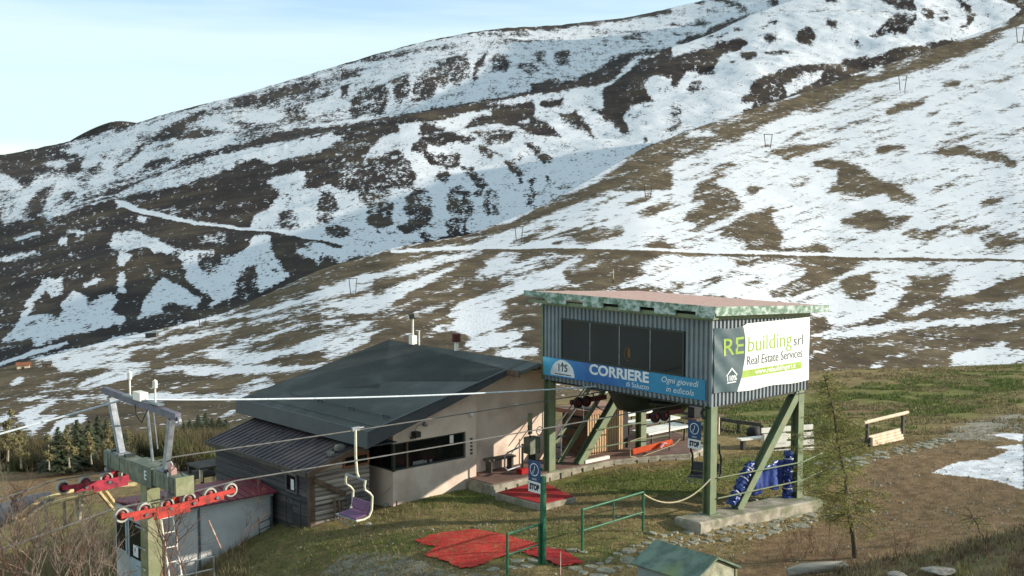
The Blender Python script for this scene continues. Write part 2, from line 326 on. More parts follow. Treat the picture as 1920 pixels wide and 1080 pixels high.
P(T1, .1, 1550,870,1620,850,1700,880,1640,905,1560,900); P(T1, .3, 1700,1000,1760,960,1800,1040,1720,1060); P(T1, .2, 1800,820,1909,760,1909,960,1840,900)
EL(T1, 1, 725, 1055, 25, 22)
P(T4, 1, 50,190,200,140,205,160,100,195); P(T4, 1, 0,280,100,260,190,235,150,265,60,295,0,300); P(T4, 1, 300,185,350,180,350,215,300,210); LN(T4, .8, 14, 350,155,430,160)
EL(T4, 1, 728, 82, 27, 24)
P(T4, .88, 1280,130,1330,30,1450,0,1920,0,1920,230,1760,230,1640,300,1500,265,1600,210,1350,160)
EL(T4, .1, 1740, 180, 40, 30); EL(T4, .3, 1690, 70, 60, 90); EL(T4, .3, 1480, 90, 60, 60); EL(T4, .2, 1890, 40, 50, 40)
LN(T4, 1, 17, 610,10,720,45,1000,105,1300,150,1550,190,1760,220)
LN(T4, .0, 10, 720,62,1000,122,1300,167,1550,207,1760,237)
P(T4, .85, 560,220,600,150,680,140,800,190,850,240,790,280,760,250,600,260); P(T4, .9, 590,330,620,270,690,290,640,330); P(T4, 1, 610,360,635,350,650,440,615,450); P(T4, 1, 430,400,510,370,500,400,440,415)
P(T4, .95, 245,390,320,375,330,430,290,465,245,460); P(T4, 1, 90,590,170,440,230,385,240,420,190,480,120,590)
P(T4, .92, 310,510,370,440,440,460,440,510,500,480,560,450,610,480,560,530,640,580,650,620,560,640,350,680,160,745,0,740,0,720,60,650,100,590,180,560,260,560,300,580,330,540)
P(T4, .1, 0,720,140,700,180,720,160,745,60,770,0,790)
P(T4, .92, 720,500,840,370,900,410,1000,450,1030,480,990,530,880,490,820,520,840,550,760,580,700,600,690,590,730,540)
P(T4, .9, 760,260,860,240,950,270,1050,260,1200,290,1270,250,1300,190,1380,180,1390,250,1430,300,1500,360,1340,430,1200,460,1100,510,1060,510,1100,470,950,390,960,340,900,290)
EL(T4, .3, 1080, 310, 60, 50); P(T4, .15, 1200,440,1230,370,1300,320,1330,380,1330,430,1250,450); P(T4, .4, 1060,160,1160,150,1170,240,1060,220)
P(T4, 0, 1390,190,1470,210,1540,220,1500,260,1600,300,1560,340,1510,360,1440,290)
# valley side above the gully (tile 5 upper part)
P(T5, .92, 0,0,1340,0,1260,30,1060,110,870,190,660,235,480,280,330,320,110,365,0,370)
P(T5, .3, 0,0,60,0,100,80,40,180,0,200); EL(T5, .2, 90, 220, 60, 45); EL(T5, .12, 320, 120, 80, 90); EL(T5, .3, 290, 20, 90, 50); EL(T5, .22, 530, 90, 80, 100); EL(T5, .2, 470, 190, 60, 30)
EL(T5, .32, 740, 70, 70, 90); EL(T5, .32, 730, 180, 60, 50); EL(T5, .25, 560, 230, 35, 30); EL(T5, .5, 910, 60, 50, 70); EL(T5, .15, 50, 355, 50, 20); LN(T5, .1, 14, 0,275,110,295)
EL(T5, .3, 840, 20, 30, 20); EL(T5, .4, 1120, 30, 30, 40)
# upper right of the far hills
P(T3, .98, 0,0,1800,0,1680,70,1500,150,1250,290,1000,350,800,400,560,480,330,540,150,580,0,620)
P(T3, 0, 0,230,200,180,230,150,370,115,390,150,300,190,240,230,215,290,220,340,150,320,80,320,20,380,0,390)
P(T3, .05, 340,190,440,180,440,230,400,260,350,230); P(T3, .25, 470,180,600,180,610,210,560,220,480,220); P(T3, .1, 300,265,330,260,310,300); P(T3, .4, 60,400,130,360,180,400,90,420); P(T3, .4, 0,480,50,470,50,560,0,600)
P(T3, .05, 0,150,80,100,200,60,300,20,430,0,300,50,200,100,60,150); P(T3, .1, 160,130,290,100,240,130); EL(T3, .2, 330, 85, 30, 15); EL(T3, .2, 470, 75, 30, 14); EL(T3, .2, 520, 50, 30, 12); EL(T3, .2, 500, 125, 40, 18)
P(T3, .08, 630,100,700,80,740,120,710,155,660,150); P(T3, .15, 780,50,850,40,830,80,790,80); P(T3, .08, 1000,110,1080,60,1140,10,1250,10,1240,60,1180,100,1100,90,1050,130); P(T3, .1, 920,135,950,125,950,150)
P(T3, .05, 1440,100,1500,40,1500,0,1550,0,1530,50); EL(T3, .15, 1310, 10, 40, 15); EL(T3, .3, 1400, 20, 30, 15); LN(T3, .15, 12, 0,55,120,50); LN(T3, .15, 10, 0,90,100,85); EL(T3, .15, 150, 45, 35, 14)
P(T3, 0, 340,540,360,510,420,470,360,465,380,420,430,370,520,330,640,290,800,265,960,215,1010,215,980,240,1100,190,1280,150,1400,130,1480,150,1540,125,1580,130,1680,70,1800,-10,1830,30,1700,100,1560,170,1400,240,1200,320,1000,360,800,430,560,480,420,520,360,530)
P(T3, .85, 560,400,640,340,780,300,760,340,640,420,580,440); P(T3, .9, 910,310,1000,270,1080,260,1090,290,1040,330,960,320); P(T3, .6, 1130,270,1250,230,1350,200,1250,260,1150,285); P(T3, .7, 460,490,520,460,560,465,480,500)
# near hill, upper right
P(T3, .97, 0,660,80,620,190,600,430,600,540,540,760,470,1000,370,1230,305,1560,180,1800,40,1800,1080,0,1080)
P(T3, .03, 0,620,150,578,330,540,560,480,800,400,1000,350,1200,305,1400,235,1560,165,1700,95,1830,15,1830,40,1560,185,1350,270,1230,305,1000,370,800,430,760,470,640,510,540,540,430,600,310,650,230,620,190,600,80,620,0,660)
P(T3, .25, 0,660,60,630,300,640,200,690,90,740,0,770)
P(T3, .1, 430,690,520,670,510,690); P(T3, .03, 500,715,620,675,740,670,900,640,780,680,700,720,590,750); P(T3, .05, 540,660,650,600,800,555,700,600,600,650); P(T3, .1, 800,600,950,550,1090,510,960,570,850,605)
P(T3, .05, 1090,495,1200,460,1290,430,1310,450,1200,500,1100,520); P(T3, .2, 960,480,1060,430,1150,410,1040,460); P(T3, .1, 650,530,760,480,840,460,740,520); P(T3, .1, 1250,355,1350,315,1300,350); P(T3, .12, 1360,385,1430,340,1480,360,1470,385)
P(T3, .25, 1500,410,1620,390,1560,410); P(T3, .08, 1640,370,1700,340,1780,330,1720,360,1660,380); P(T3, .3, 950,625,1100,585,1250,550,1100,600); P(T3, .1, 1290,510,1380,505,1350,530,1300,525); P(T3, .1, 1400,575,1440,550,1500,550,1450,575)
P(T3, .08, 1320,685,1450,630,1680,590,1560,620,1400,680); P(T3, .05, 1305,735,1370,695,1480,685,1520,710,1680,710,1720,750,1780,780,1740,800,1690,770,1500,735); P(T3, .05, 1040,690,1110,670,1190,680,1200,710,1050,725)
P(T3, 0, 710,760,880,760,980,800,1050,850,1170,900,1270,950,1190,980,1120,970,1110,930,930,935,770,915,850,870,840,820,740,795)
P(T3, .15, 1280,945,1340,900,1430,870,1400,900,1330,930); P(T3, .05, 600,900,680,865,745,860,660,900); P(T3, .15, 640,835,700,825,660,845); P(T3, .15, 520,835,560,822,550,838); P(T3, .05, 1560,985,1620,950,1700,935,1650,985,1590,990)
P(T3, .05, 870,1060,950,1020,1050,1000,1080,1030,1240,1050,1180,1080,870,1080); P(T3, .35, 1060,850,1110,825,1130,830,1080,850); P(T3, .1, 1690,470,1790,445,1740,470); P(T3, .15, 1660,515,1720,505,1690,520)
P(T3, .12, 40,1050,100,960,120,880,200,860,310,900,350,950,300,1010,330,1030,180,1080,40,1080); P(T3, .05, 370,890,460,885,440,920,400,940); P(T3, .05, 340,1000,430,960,530,960,520,1000,400,1020); P(T3, .08, 290,1080,400,1040,530,1020,540,1080)
P(T3, .05, 190,800,300,760,320,775,220,810); P(T3, .12, 120,880,220,830,310,800,250,840,160,885); P(T3, .15, 110,840,180,820,130,845); P(T3, .15, 100,740,200,725,150,750); P(T3, .15, 1640,230,1700,205,1690,250)
# near hill, right
P(T6, .97, 0,0,1876,0,1876,560,1560,560,1430,490,1400,400,1240,560,1100,610,950,655,860,650,740,590,400,520,0,480)
P(T6, .08, 40,90,120,40,200,0,400,0,350,60,230,100,120,155,100,155,130,110)
P(T6, .04, 240,160,330,90,420,50,550,10,540,90,560,130,600,180,560,230,660,240,780,220,860,265,700,275,330,260,410,215,370,190,270,180)
P(T6, 0, 890,90,990,45,1100,30,1140,70,1290,80,1220,140,1100,155,1020,130,920,110); P(T6, 0, 1215,160,1290,140,1400,145,1590,95,1520,130,1420,170,1360,205,1280,200); P(T6, .05, 1530,155,1620,125,1700,130,1600,170,1550,175)
P(T6, .05, 1630,190,1700,170,1876,185,1876,215,1740,245,1680,235); P(T6, .25, 1580,285,1700,255,1876,225,1876,245,1680,285); P(T6, .1, 1620,0,1800,0,1740,20,1640,18)
P(T6, 0, 260,290,420,300,600,300,700,290,1000,300,1020,315,950,350,880,400,800,430,640,500,540,510,510,470,600,430,720,370,710,340,640,340,590,310,450,310,350,330)
P(T6, .1, 140,420,270,395,250,420,150,430); P(T6, .05, 360,435,440,400,510,405,440,450); P(T6, .1, 0,440,80,420,40,460,0,460)
P(T6, 0, 890,420,980,380,1090,345,1100,360,1040,390,1090,440,1090,470,1000,525,940,520,920,470)
P(T6, 0, 1180,560,1240,490,1220,450,1290,430,1240,400,1400,375,1540,385,1500,420,1430,490,1460,500,1560,500,1700,440,1876,380,1876,490,1750,520,1550,545,1600,570,1750,580,1876,560,1876,595,1500,630,1250,640,900,660,1100,620)
P(T6, .95, 1225,610,1300,550,1370,530,1400,545,1300,600); P(T6, .9, 1550,545,1650,520,1876,500,1876,540,1750,560,1600,575); LN(T6, .6, 16, 1750,475,1876,465)
P(T6, 0, 740,600,820,600,840,650,740,690)
P(T6, 1, 735,700,900,660,1200,640,1400,625,1876,600,1876,625,1400,655,1200,680,1000,715,735,720)
P(T6, 1, 1020,720,1100,700,1190,685,1150,710,1050,722); P(T6, 1, 1050,760,1150,745,1430,710,1440,715,1250,745,1110,768); P(T6, 1, 735,785,870,778,800,795,735,800); P(T6, 1, 1740,680,1876,665,1876,672,1760,685)
P(T6, 1, 880,960,960,920,1100,860,1115,870,1040,935,1070,960,1000,975); P(T6, 1, 725,940,790,895,750,960,725,985)
P(T6, 1, 1290,900,1350,860,1480,880,1500,790,1600,780,1720,760,1760,730,1790,770,1876,770,1876,850,1750,880,1600,910,1400,950,1310,950)
P(T6, .12, 1330,870,1400,810,1480,800,1500,880,1440,890,1380,860); P(T6, 0, 1760,735,1876,730,1876,765,1800,770)
LN(T6, 1, 14, 0,254,700,272,1876,291); LN(T6, 0, 10, 0,266,700,285,1300,298,1876,307)
# near hill, middle
P(T5, .97, 800,285,880,240,1040,190,1300,90,1500,20,1570,0,1876,0,1876,290,1250,300,1000,300,870,305,600,310,400,320,600,300)
P(T5, .1, 820,275,920,262,890,280); P(T5, .15, 990,280,1060,255,1230,200,1290,185,1150,250,1080,285); P(T5, .03, 1260,230,1400,195,1530,175,1520,200,1380,240,1270,250); P(T5, .2, 1350,245,1500,210,1620,160,1640,210,1560,260,1460,270,1380,275)
P(T5, .05, 1440,75,1540,20,1580,25,1500,70); P(T5, .05, 1570,95,1680,40,1760,10,1780,30,1650,70); P(T5, .05, 1670,130,1780,60,1876,20,1876,40,1780,120,1700,135); P(T5, .1, 1390,150,1490,125,1440,165); P(T5, .08, 1720,270,1830,235,1860,280,1800,300,1720,300)
P(T5, 0, 1230,275,1260,262,1290,275,1280,290,1235,285)
LN(T5, 1, 12, 600,300,900,296,1400,300,1876,312)
LN(T5, 0, 10, 900,308,1400,312,1876,324)
P(T5, .95, 0,490,150,450,300,420,500,370,700,330,870,312,860,330,700,370,550,410,420,440,200,490,0,560)
P(T5, .95, 0,590,300,550,400,500,600,430,760,380,740,400,640,450,560,500,480,530,400,580,390,610,250,650,150,640,50,660,0,670,0,640,120,620)
P(T5, .85, 780,470,900,400,860,360,960,317,1100,317,1050,350,1000,390,1080,370,1230,325,1180,360,1050,410,960,450); P(T5, 1, 630,540,720,500,780,480,760,500,650,540)
P(T5, .6, 980,445,1100,400,1250,340,1420,325,1400,345,1280,400,1100,450,940,510,930,495)
P(T5, .97, 700,620,850,550,980,510,1130,440,1250,400,1350,350,1420,340,1300,420,1310,480,1420,500,1350,510,1130,515,1000,580,1000,640,940,680,1040,680,920,740,1030,740,1090,760,1060,810,960,830,860,840,770,820,800,770,680,730,730,690,680,670)
P(T5, 1, 1320,415,1450,380,1560,330,1540,350,1440,400,1340,420); P(T5, .9, 1590,350,1630,328,1640,350); P(T5, 1, 880,860,1000,835,1170,835,1170,860,1020,875); P(T5, .9, 1060,740,1170,685,1170,694,1080,750)
P(T5, 1, 390,695,480,660,600,610,740,580,700,600,560,650,500,670); P(T5, 1, 400,610,480,590,560,565,540,580,440,612)
P(T5, .9, 0,760,120,720,260,690,340,700,250,740,130,780,60,830,0,840); P(T5, .9, 0,870,100,810,220,760,380,710,330,730,220,800,150,840,60,870,0,885); LN(T5, 1, 16, 0,710,120,682); P(T5, .9, 580,735,680,710,640,735)
P(T5, .85, 1640,410,1800,350,1876,330,1876,510,1750,500,1560,510,1520,510,1620,480,1750,430,1680,410)
# near hill, left
P(T4, .95, 0,825,170,760,350,715,340,725,180,775,0,840)
P(T4, 1, 870,640,1000,600,1270,525,1300,520,1110,590,1000,640,850,660); P(T4, .95, 130,810,400,740,640,680,840,655,880,665,760,700,600,740,450,780,280,830)
P(T4, .97, 270,830,500,770,700,740,900,690,1250,620,1400,590,1700,530,1920,450,1920,480,1600,560,1250,640,1150,720,1040,770,880,820,870,820,1000,770,1120,720,1230,660,900,730,720,770,660,800,720,830,800,850,500,860,300,875)
P(T4, .97, 1110,590,1300,560,1550,490,1700,430,1920,360,1920,440,1800,470,1550,530,1300,590,1060,620); P(T4, .65, 1040,775,1250,700,1400,650,1600,600,1550,640,1300,740,1250,790,1140,820)
P(T4, .95, 1140,820,1300,770,1500,740,1600,690,1800,620,1890,610,1740,700,1650,750,1500,790,1300,820); P(T4, .95, 1720,560,1800,530,1920,490,1920,570,1800,570)
P(T4, .97, 780,885,880,845,1040,840,1300,830,1500,835,1700,820,1600,850,1300,870,1040,885,900,870); P(T4, .95, 470,900,600,870,780,860,640,910,520,945,160,985,230,960,400,935)
P(T4, .95, 170,935,300,910,440,905,300,930,180,945); P(T4, 1, 45,940,80,905,125,900,120,925,60,950); P(T4, .95, 1650,795,1750,740,1850,700,1920,650,1920,690,1800,760,1700,795); P(T4, .75, 1140,975,1200,930,1320,890,1400,900,1440,925,1340,960,1200,975)
P(T4, 1, 0,1008,200,998,500,985,1330,975,1300,1012,700,1012,300,1018,0,1020); P(T4, .8, 800,790,860,760,890,765,830,790)
P(T7, .98, 120,230,190,170,340,120,460,85,800,80,810,100,600,105,430,120,350,170,250,230,400,205,420,215,330,280,230,400,170,425,160,400,230,330,150,270)
P(T7, .98, 300,410,400,300,460,240,590,220,640,250,590,300,530,290,490,340,410,370,380,480,340,490,320,430); P(T7, .95, 0,250,60,230,60,290,0,320)
G0X, G0Y, GS = -500, -400, 2.0
GW, GH = 1470, 760
def raster(polys, w=GW, h=GH, blur=1):
    g = np.zeros((h, w), np.float32)
    for v, pl in polys:
        pts = [((x - G0X) / GS, (y - G0Y) / GS) for x, y in pl]
        xs = [p[0] for p in pts]; ys = [p[1] for p in pts]
        x0, x1 = max(0, int(min(xs))), min(w - 1, int(max(xs)) + 1); y0, y1 = max(0, int(min(ys))), min(h - 1, int(max(ys)) + 1)
        if x1 <= x0 or y1 <= y0: continue
        X, Y = np.meshgrid(np.arange(x0, x1 + 1), np.arange(y0, y1 + 1)); ins = np.zeros(X.shape, bool)
        for i in range(len(pts)):
            (xa, ya), (xb, yb) = pts[i], pts[i - 1]
            if ya == yb: continue
            ins ^= ((ya > Y) != (yb > Y)) & (X < (xb - xa) * (Y - ya) / (yb - ya) + xa)
        sub = g[y0:y1 + 1, x0:x1 + 1]; sub[ins] = v
    for _ in range(blur):
        p = np.pad(g, 1, 'edge'); g = (p[:-2, 1:-1] + p[2:, 1:-1] + p[1:-1, :-2] + p[1:-1, 2:] + 2 * g) / 6
    return g
def sample(g, px, py):
    x = np.clip((px - G0X) / GS, 0, GW - 2); y = np.clip((py - G0Y) / GS, 0, GH - 2); xi = x.astype(int); yi = y.astype(int); u = x - xi; v = y - yi
    return (g[yi, xi] * (1 - u) + g[yi, xi + 1] * u) * (1 - v) + (g[yi + 1, xi] * (1 - u) + g[yi + 1, xi + 1] * u) * v
SNOW = raster(SN, blur=8); SNOWF = raster(SN, blur=3)
SN_keep = SN; SN = []
LN(T5, 1, 11, 380,318,600,302,900,297,1400,301,1876,313); LN(T6, 1, 13, 0,255,700,273,1876,292); LN(T5, -1, 9, 870,309,1400,312,1876,325); LN(T6, -1, 9, 0,267,700,286,1300,299,1876,308)
LN(T4, 1, 13, 610,6,720,45,1000,105,1300,150,1550,190,1760,220); LN(T4, -1, 9, 640,30,720,58,1000,118,1300,163,1550,203,1760,233); LN(T1, .8, 10, 590,960,700,1000,900,1050,1000,1085); LN(T4, .8, 12, 0,832,170,768,350,722)
TRK = raster(SN, blur=1)
for SNOW_ in (SNOWF,): SNOW_[:, :250] = SNOW_[:, 250:500][:, ::-1]; SNOW_[:, 1210:] = SNOW_[:, 950:1210][:, ::-1]; SNOW_[:212, :] = np.maximum(SNOW_[:212, :], SNOW_[212:424, :][::-1])
SNOW[:, :250] = SNOW[:, 250:500][:, ::-1]; SNOW[:, 1210:] = SNOW[:, 950:1210][:, ::-1]     # the slopes go on beyond the frame
SNOW[:212, :] = np.maximum(SNOW[:212, :], SNOW[212:424, :][::-1])

# ------------------------------------------------------------------ terrain
def grid_mesh(name, VX, VY, VZ, m, attrs, smooth=True):
    h, w = VX.shape; co = np.stack([VX, VY, VZ], -1).reshape(-1, 3).astype(np.float32)
    me = bpy.data.meshes.new(name); me.vertices.add(h * w); me.vertices.foreach_set('co', co.ravel())
    i = np.arange((h - 1) * (w - 1)); r, c = i // (w - 1), i % (w - 1); a = r * w + c
    q = np.stack([a, a + 1, a + w + 1, a + w], -1).astype(np.int32)
    me.loops.add(q.size); me.loops.foreach_set('vertex_index', q.ravel()); me.polygons.add(len(q))
    me.polygons.foreach_set('loop_start', np.arange(0, q.size, 4, dtype=np.int32))
    if smooth: me.polygons.foreach_set('use_smooth', np.ones(len(q), bool))
    me.update(calc_edges=True)
    for k, v in attrs.items():
        at = me.attributes.new(k, 'FLOAT', 'POINT'); at.data.foreach_set('value', v.ravel().astype(np.float32))
    me.materials.append(m); o = bpy.data.objects.new(name, me); COL.objects.link(o); o['kind'] = 'structure'; return o
def hill_mat(name, soils, snow, sscale, nscale, stretch, amp=.55, rot=0, bumpd=1.0, bumps=1.0):
    m = bpy.data.materials.new(name); m.use_nodes = True; t = m.node_tree; p = t.nodes['Principled BSDF']; L = t.links.new
    p.inputs['Roughness'].default_value = .9; p.inputs['Specular IOR Level'].default_value = .1
    tc = N(t, 'ShaderNodeTexCoord'); mp = N(t, 'ShaderNodeMapping'); mp.inputs['Scale'].default_value = stretch; mp.inputs['Rotation'].default_value = (0, 0, rot); L(tc.outputs['Object'], mp.inputs[0])
    def noise(sc, d=5, r=.6, src=None):
        n = N(t, 'ShaderNodeTexNoise'); n.inputs['Scale'].default_value = sc; n.inputs['Detail'].default_value = d; n.inputs['Roughness'].default_value = r
        L((src or mp).outputs[0 if src is None else 'Object'], n.inputs[0]); return n
    n1 = noise(nscale, 8, .72); n2 = noise(nscale * .18, 4, .6); n3 = noise(sscale, 6, .65, tc); n4 = noise(sscale * 6, 4, .6, tc)
    at = N(t, 'ShaderNodeAttribute', attribute_name='snow')
    a1 = N(t, 'ShaderNodeMath', operation='MULTIPLY_ADD'); a1.inputs[1].default_value = amp * 5.2; a1.inputs[2].default_value = -amp * 2.6; L(n1.outputs[0], a1.inputs[0])
    a2 = N(t, 'ShaderNodeMath', operation='MULTIPLY_ADD'); a2.inputs[1].default_value = amp * 2.2; a2.inputs[2].default_value = -amp * 1.1; L(n2.outputs[0], a2.inputs[0])
    s1 = N(t, 'ShaderNodeMath', operation='ADD'); L(at.outputs['Fac'], s1.inputs[0]); L(a1.outputs[0], s1.inputs[1])
    s2 = N(t, 'ShaderNodeMath', operation='ADD'); L(s1.outputs[0], s2.inputs[0]); L(a2.outputs[0], s2.inputs[1])
    mr = N(t, 'ShaderNodeMapRange'); mr.inputs[1].default_value = .475; mr.inputs[2].default_value = .525; L(s2.outputs[0], mr.inputs[0])
    r1 = N(t, 'ShaderNodeValToRGB'); e = r1.color_ramp; e.elements[0].position = .3; e.elements[0].color = soils[0]; e.elements[1].position = .68; e.elements[1].color = soils[2]
    k = e.elements.new(.5); k.color = soils[1]; L(n3.outputs[0], r1.inputs[0])
    x0 = N(t, 'ShaderNodeMix', data_type='RGBA', blend_type='MULTIPLY'); x0.inputs['Factor'].default_value = .6
    r4 = N(t, 'ShaderNodeMapRange'); r4.inputs[1].default_value = .3; r4.inputs[2].default_value = .7; r4.inputs[3].default_value = .55; r4.inputs[4].default_value = 1.35; L(n4.outputs[0], r4.inputs[0])
    L(r1.outputs[0], x0.inputs['A']); L(r4.outputs[0], x0.inputs['B'])
    x = N(t, 'ShaderNodeMix', data_type='RGBA'); x.inputs['B'].default_value = snow; L(x0.outputs['Result'], x.inputs['A']); L(mr.outputs[0], x.inputs['Factor']); L(x.outputs['Result'], p.inputs['Base Color'])
    bmp = N(t, 'ShaderNodeBump'); bmp.inputs['Strength'].default_value = .55; bmp.inputs['Distance'].default_value = bumpd
    n5 = noise(bumps, 4, .7, tc); L(n5.outputs[0], bmp.inputs['Height']); L(bmp.outputs[0], p.inputs['Normal'])
    return m
SNOWC = (.66, .67, .69, 1)
M_hillC = hill_mat('snow_streaked_alpine_pasture', (rgb(66, 57, 45), rgb(90, 78, 60), rgb(112, 98, 76)), SNOWC, .08, .9, (.5, .9, 1.3), .62, R(-20), .45, 1.6)
M_hillD = hill_mat('snow_patched_shrub_slope', (rgb(40, 34, 33), rgb(57, 49, 45), rgb(84, 73, 57)), SNOWC, .014, .38, (1, .6, .6), .74, 0, 1.0, .35)
M_hillE = hill_mat('snow_patched_far_ridge', (rgb(44, 39, 39), rgb(62, 55, 52), rgb(88, 78, 66)), SNOWC, .008, .22, (1, .6, .6), .88, 0, 1.6, .2)
def ip(tab, k, x):
    return np.interp(x, [r[0] for r in tab], [r[k] for r in tab])
TC = [(-500,900,100,840,190),(-300,900,100,770,200),(0,900,98,690,230),(200,900,97,640,260),(420,890,97,588,300),(600,870,100,505,350),(740,860,104,463,380),(880,860,108,440,420),(1030,850,116,380,480),(1110,840,126,333,530),(1200,830,140,280,600),
      (1370,810,168,216,720),(1550,790,200,160,850),(1700,780,215,108,950),(1840,770,225,60,1050),(1920,760,230,25,1120),(2200,740,250,-10,1250),(2440,730,260,20,1300)]
TD0 = [(-500,570,630),(-300,520,650),(0,432,700),(100,400,720),(220,368,750),(330,330,790),(440,293,830),(560,262,870),(640,243,900),(780,212,950),(880,195,1000),(1000,172,1050),(1100,148,1100),(1230,97,1180),(1320,70,1250),(1418,24,1320),(1600,-40,1450),(2440,-340,1900)]
TE0 = [(-500,370,1300),(-300,340,1300),(0,291,1400),(120,268,1450),(250,232,1500),(330,208,1540),(440,181,1600),(640,121,1800),(760,86,1880),(860,64,1940),(940,53,2000),(1050,47,2060),(1180,32,2150),(1290,8,2250),(1500,-50,2400),(2440,-400,2900)]
TG0 = [(-500,420,1900),(40,330,1900),(90,292,1900),(130,264,1900),(170,242,1900),(215,225,1900),(250,229,1900),(300,238,1900),(400,262,1900),(560,330,1900)]
TD0 = [(a, b, c * 1.6) for a, b, c in TD0]; TE0 = [(a, b, c * 1.6) for a, b, c in TE0]; TG0 = [(a, b, c * 1.9) for a, b, c in TG0]
SMX = np.linspace(-500, 2440, 600)
def smooth_tab(v, it=3):
    for _ in range(it): p = np.pad(v, 2, 'edge'); v = (p[:-4] + p[1:-3] + p[2:-2] + p[3:-1] + p[4:]) / 5
    return v
def mk_layer(fy, fr, cy, cr): return dict(x=SMX, fy=smooth_tab(fy(SMX)), fr=smooth_tab(fr(SMX)), cy=smooth_tab(cy(SMX)), cr=smooth_tab(cr(SMX)))
LC = mk_layer(lambda x: ip(TC, 1, x), lambda x: ip(TC, 2, x), lambda x: ip(TC, 3, x), lambda x: ip(TC, 4, x))
LD = mk_layer(lambda x: np.maximum(ip(TC, 3, x) + 60, ip(TD0, 1, x) + 60), lambda x: np.minimum(ip(TC, 4, x) * 1.7, ip(TD0, 2, x) * .8), lambda x: ip(TD0, 1, x), lambda x: ip(TD0, 2, x))
LE = mk_layer(lambda x: ip(TD0, 1, x) + 60, lambda x: ip(TD0, 2, x) * 1.12, lambda x: ip(TE0, 1, x), lambda x: ip(TE0, 2, x))
LG = mk_layer(lambda x: ip(TG0, 1, x) + 110, lambda x: ip(TG0, 2, x) * .9, lambda x: ip(TG0, 1, x), lambda x: ip(TG0, 2, x))
def layer_point(Ly, px, py):
    f = lambda k: np.interp(px, Ly['x'], Ly[k]); t = (f('fy') - py) / (f('fy') - f('cy')); t = max(0, min(1, t))
    return at_Y(px, py, f('fr') * (f('cr') / f('fr')) ** t)
def hill(name, Ly, m, cols, rows, relief, seed, x0=-420, x1=2380, rough=0.0, warp=5, streak=0, wl=60.0):
    px = np.concatenate([np.linspace(x0, -60, 40, endpoint=False), np.linspace(-60, 1980, cols), np.linspace(1980, x1, 40)[1:]]); px = px[(px >= x0) & (px <= x1)]
    f = {k: np.interp(px, Ly['x'], Ly[k]) for k in ('fy', 'fr', 'cy', 'cr')}
    crag = rough * 2.5 * fbm(px / 14, px * 0 + seed, 3, seed)
    t = np.concatenate([np.linspace(0, 1, rows), 1 + np.linspace(0, 1, 14)[1:] ** 1.2 * .5]); tt = t[:, None]; PX = np.broadcast_to(px, (len(t), len(px)))
    tc_ = np.minimum(tt, 1)
    PY = f['fy'] + (f['cy'] - f['fy']) * tc_ + crag * np.clip((tt - .93) / .07, 0, 1); Y = f['fr'] * (f['cr'] / f['fr']) ** tc_ * (1 + np.maximum(tt - 1, 0) * .6)
    a, b = ray(PX, PY); VX = a * Y; VZ = CZ + b * Y
    over = np.maximum(tt - 1, 0); VZ = VZ - over * f['cr'] * .30                      # the far side falls away
    win = np.clip(np.sin(np.clip(tt, 0, 1) * math.pi), 0, 1) ** .6
    sc = relief * Y; q = wl
    VZ = VZ + win * sc * (fbm(VX / q, Y / (q * 1.3) + 0 * VX, 4, seed) * 2 + .12 * fbm(VX / (q * .12), Y / (q * .12) + 0 * VX, 3, seed + 5))
    wx = warp * 2 * fbm(PX / 22, PY / 14, 3, seed + 9) ; wy = warp * 1.2 * fbm(PX / 18, PY / 12, 3, seed + 23)
    sn = sample(SNOW if streak else SNOWF, PX + wx, PY + wy)
    if streak: ca, sa = math.cos(R(18)), math.sin(R(18)); u = PX * ca - PY * sa; v = PX * sa + PY * ca; sn = .455 + (sn - .5) * .84 + streak * fbm(u / 60, v / 5.5, 4, seed + 40) + .5 * streak * fbm(u / 9, v / 3.0, 3, seed + 41)
    else: sn = np.minimum(sn, .93) + (.95 * fbm(PX / 6 + PY / 9, PY / 6 - PX / 12, 4, seed + 44) + .4 * fbm(PX / 30 + PY / 40, PY / 16, 3, seed + 46)) * (sn < .98); sn = np.where(sn < .12, sn - .22, sn)
    k = sample(TRK, PX, PY); sn = sn * (1 - np.abs(k)) + np.abs(k) * np.where(k > 0, 1.6, -.7)
    sn = np.where(tt > 1, .4, sn)
    return grid_mesh(name, VX, Y + 0 * VX, VZ, m, {'snow': sn})
o = hill('mountain', LG, M_hillE, 200, 40, .001, 3, 20, 520); o.name = 'peak'
hill('mountain_ridge', LE, M_hillE, 760, 150, .006, 11, rough=1.0, warp=6, wl=240.0)
hill('valley_spur', LD, M_hillD, 820, 210, .007, 21, rough=.8, warp=6, wl=130.0)
hill('hillside', LC, M_hillC, 980, 380, .0022, 31, rough=.5, warp=5, streak=1.1, wl=34.0)

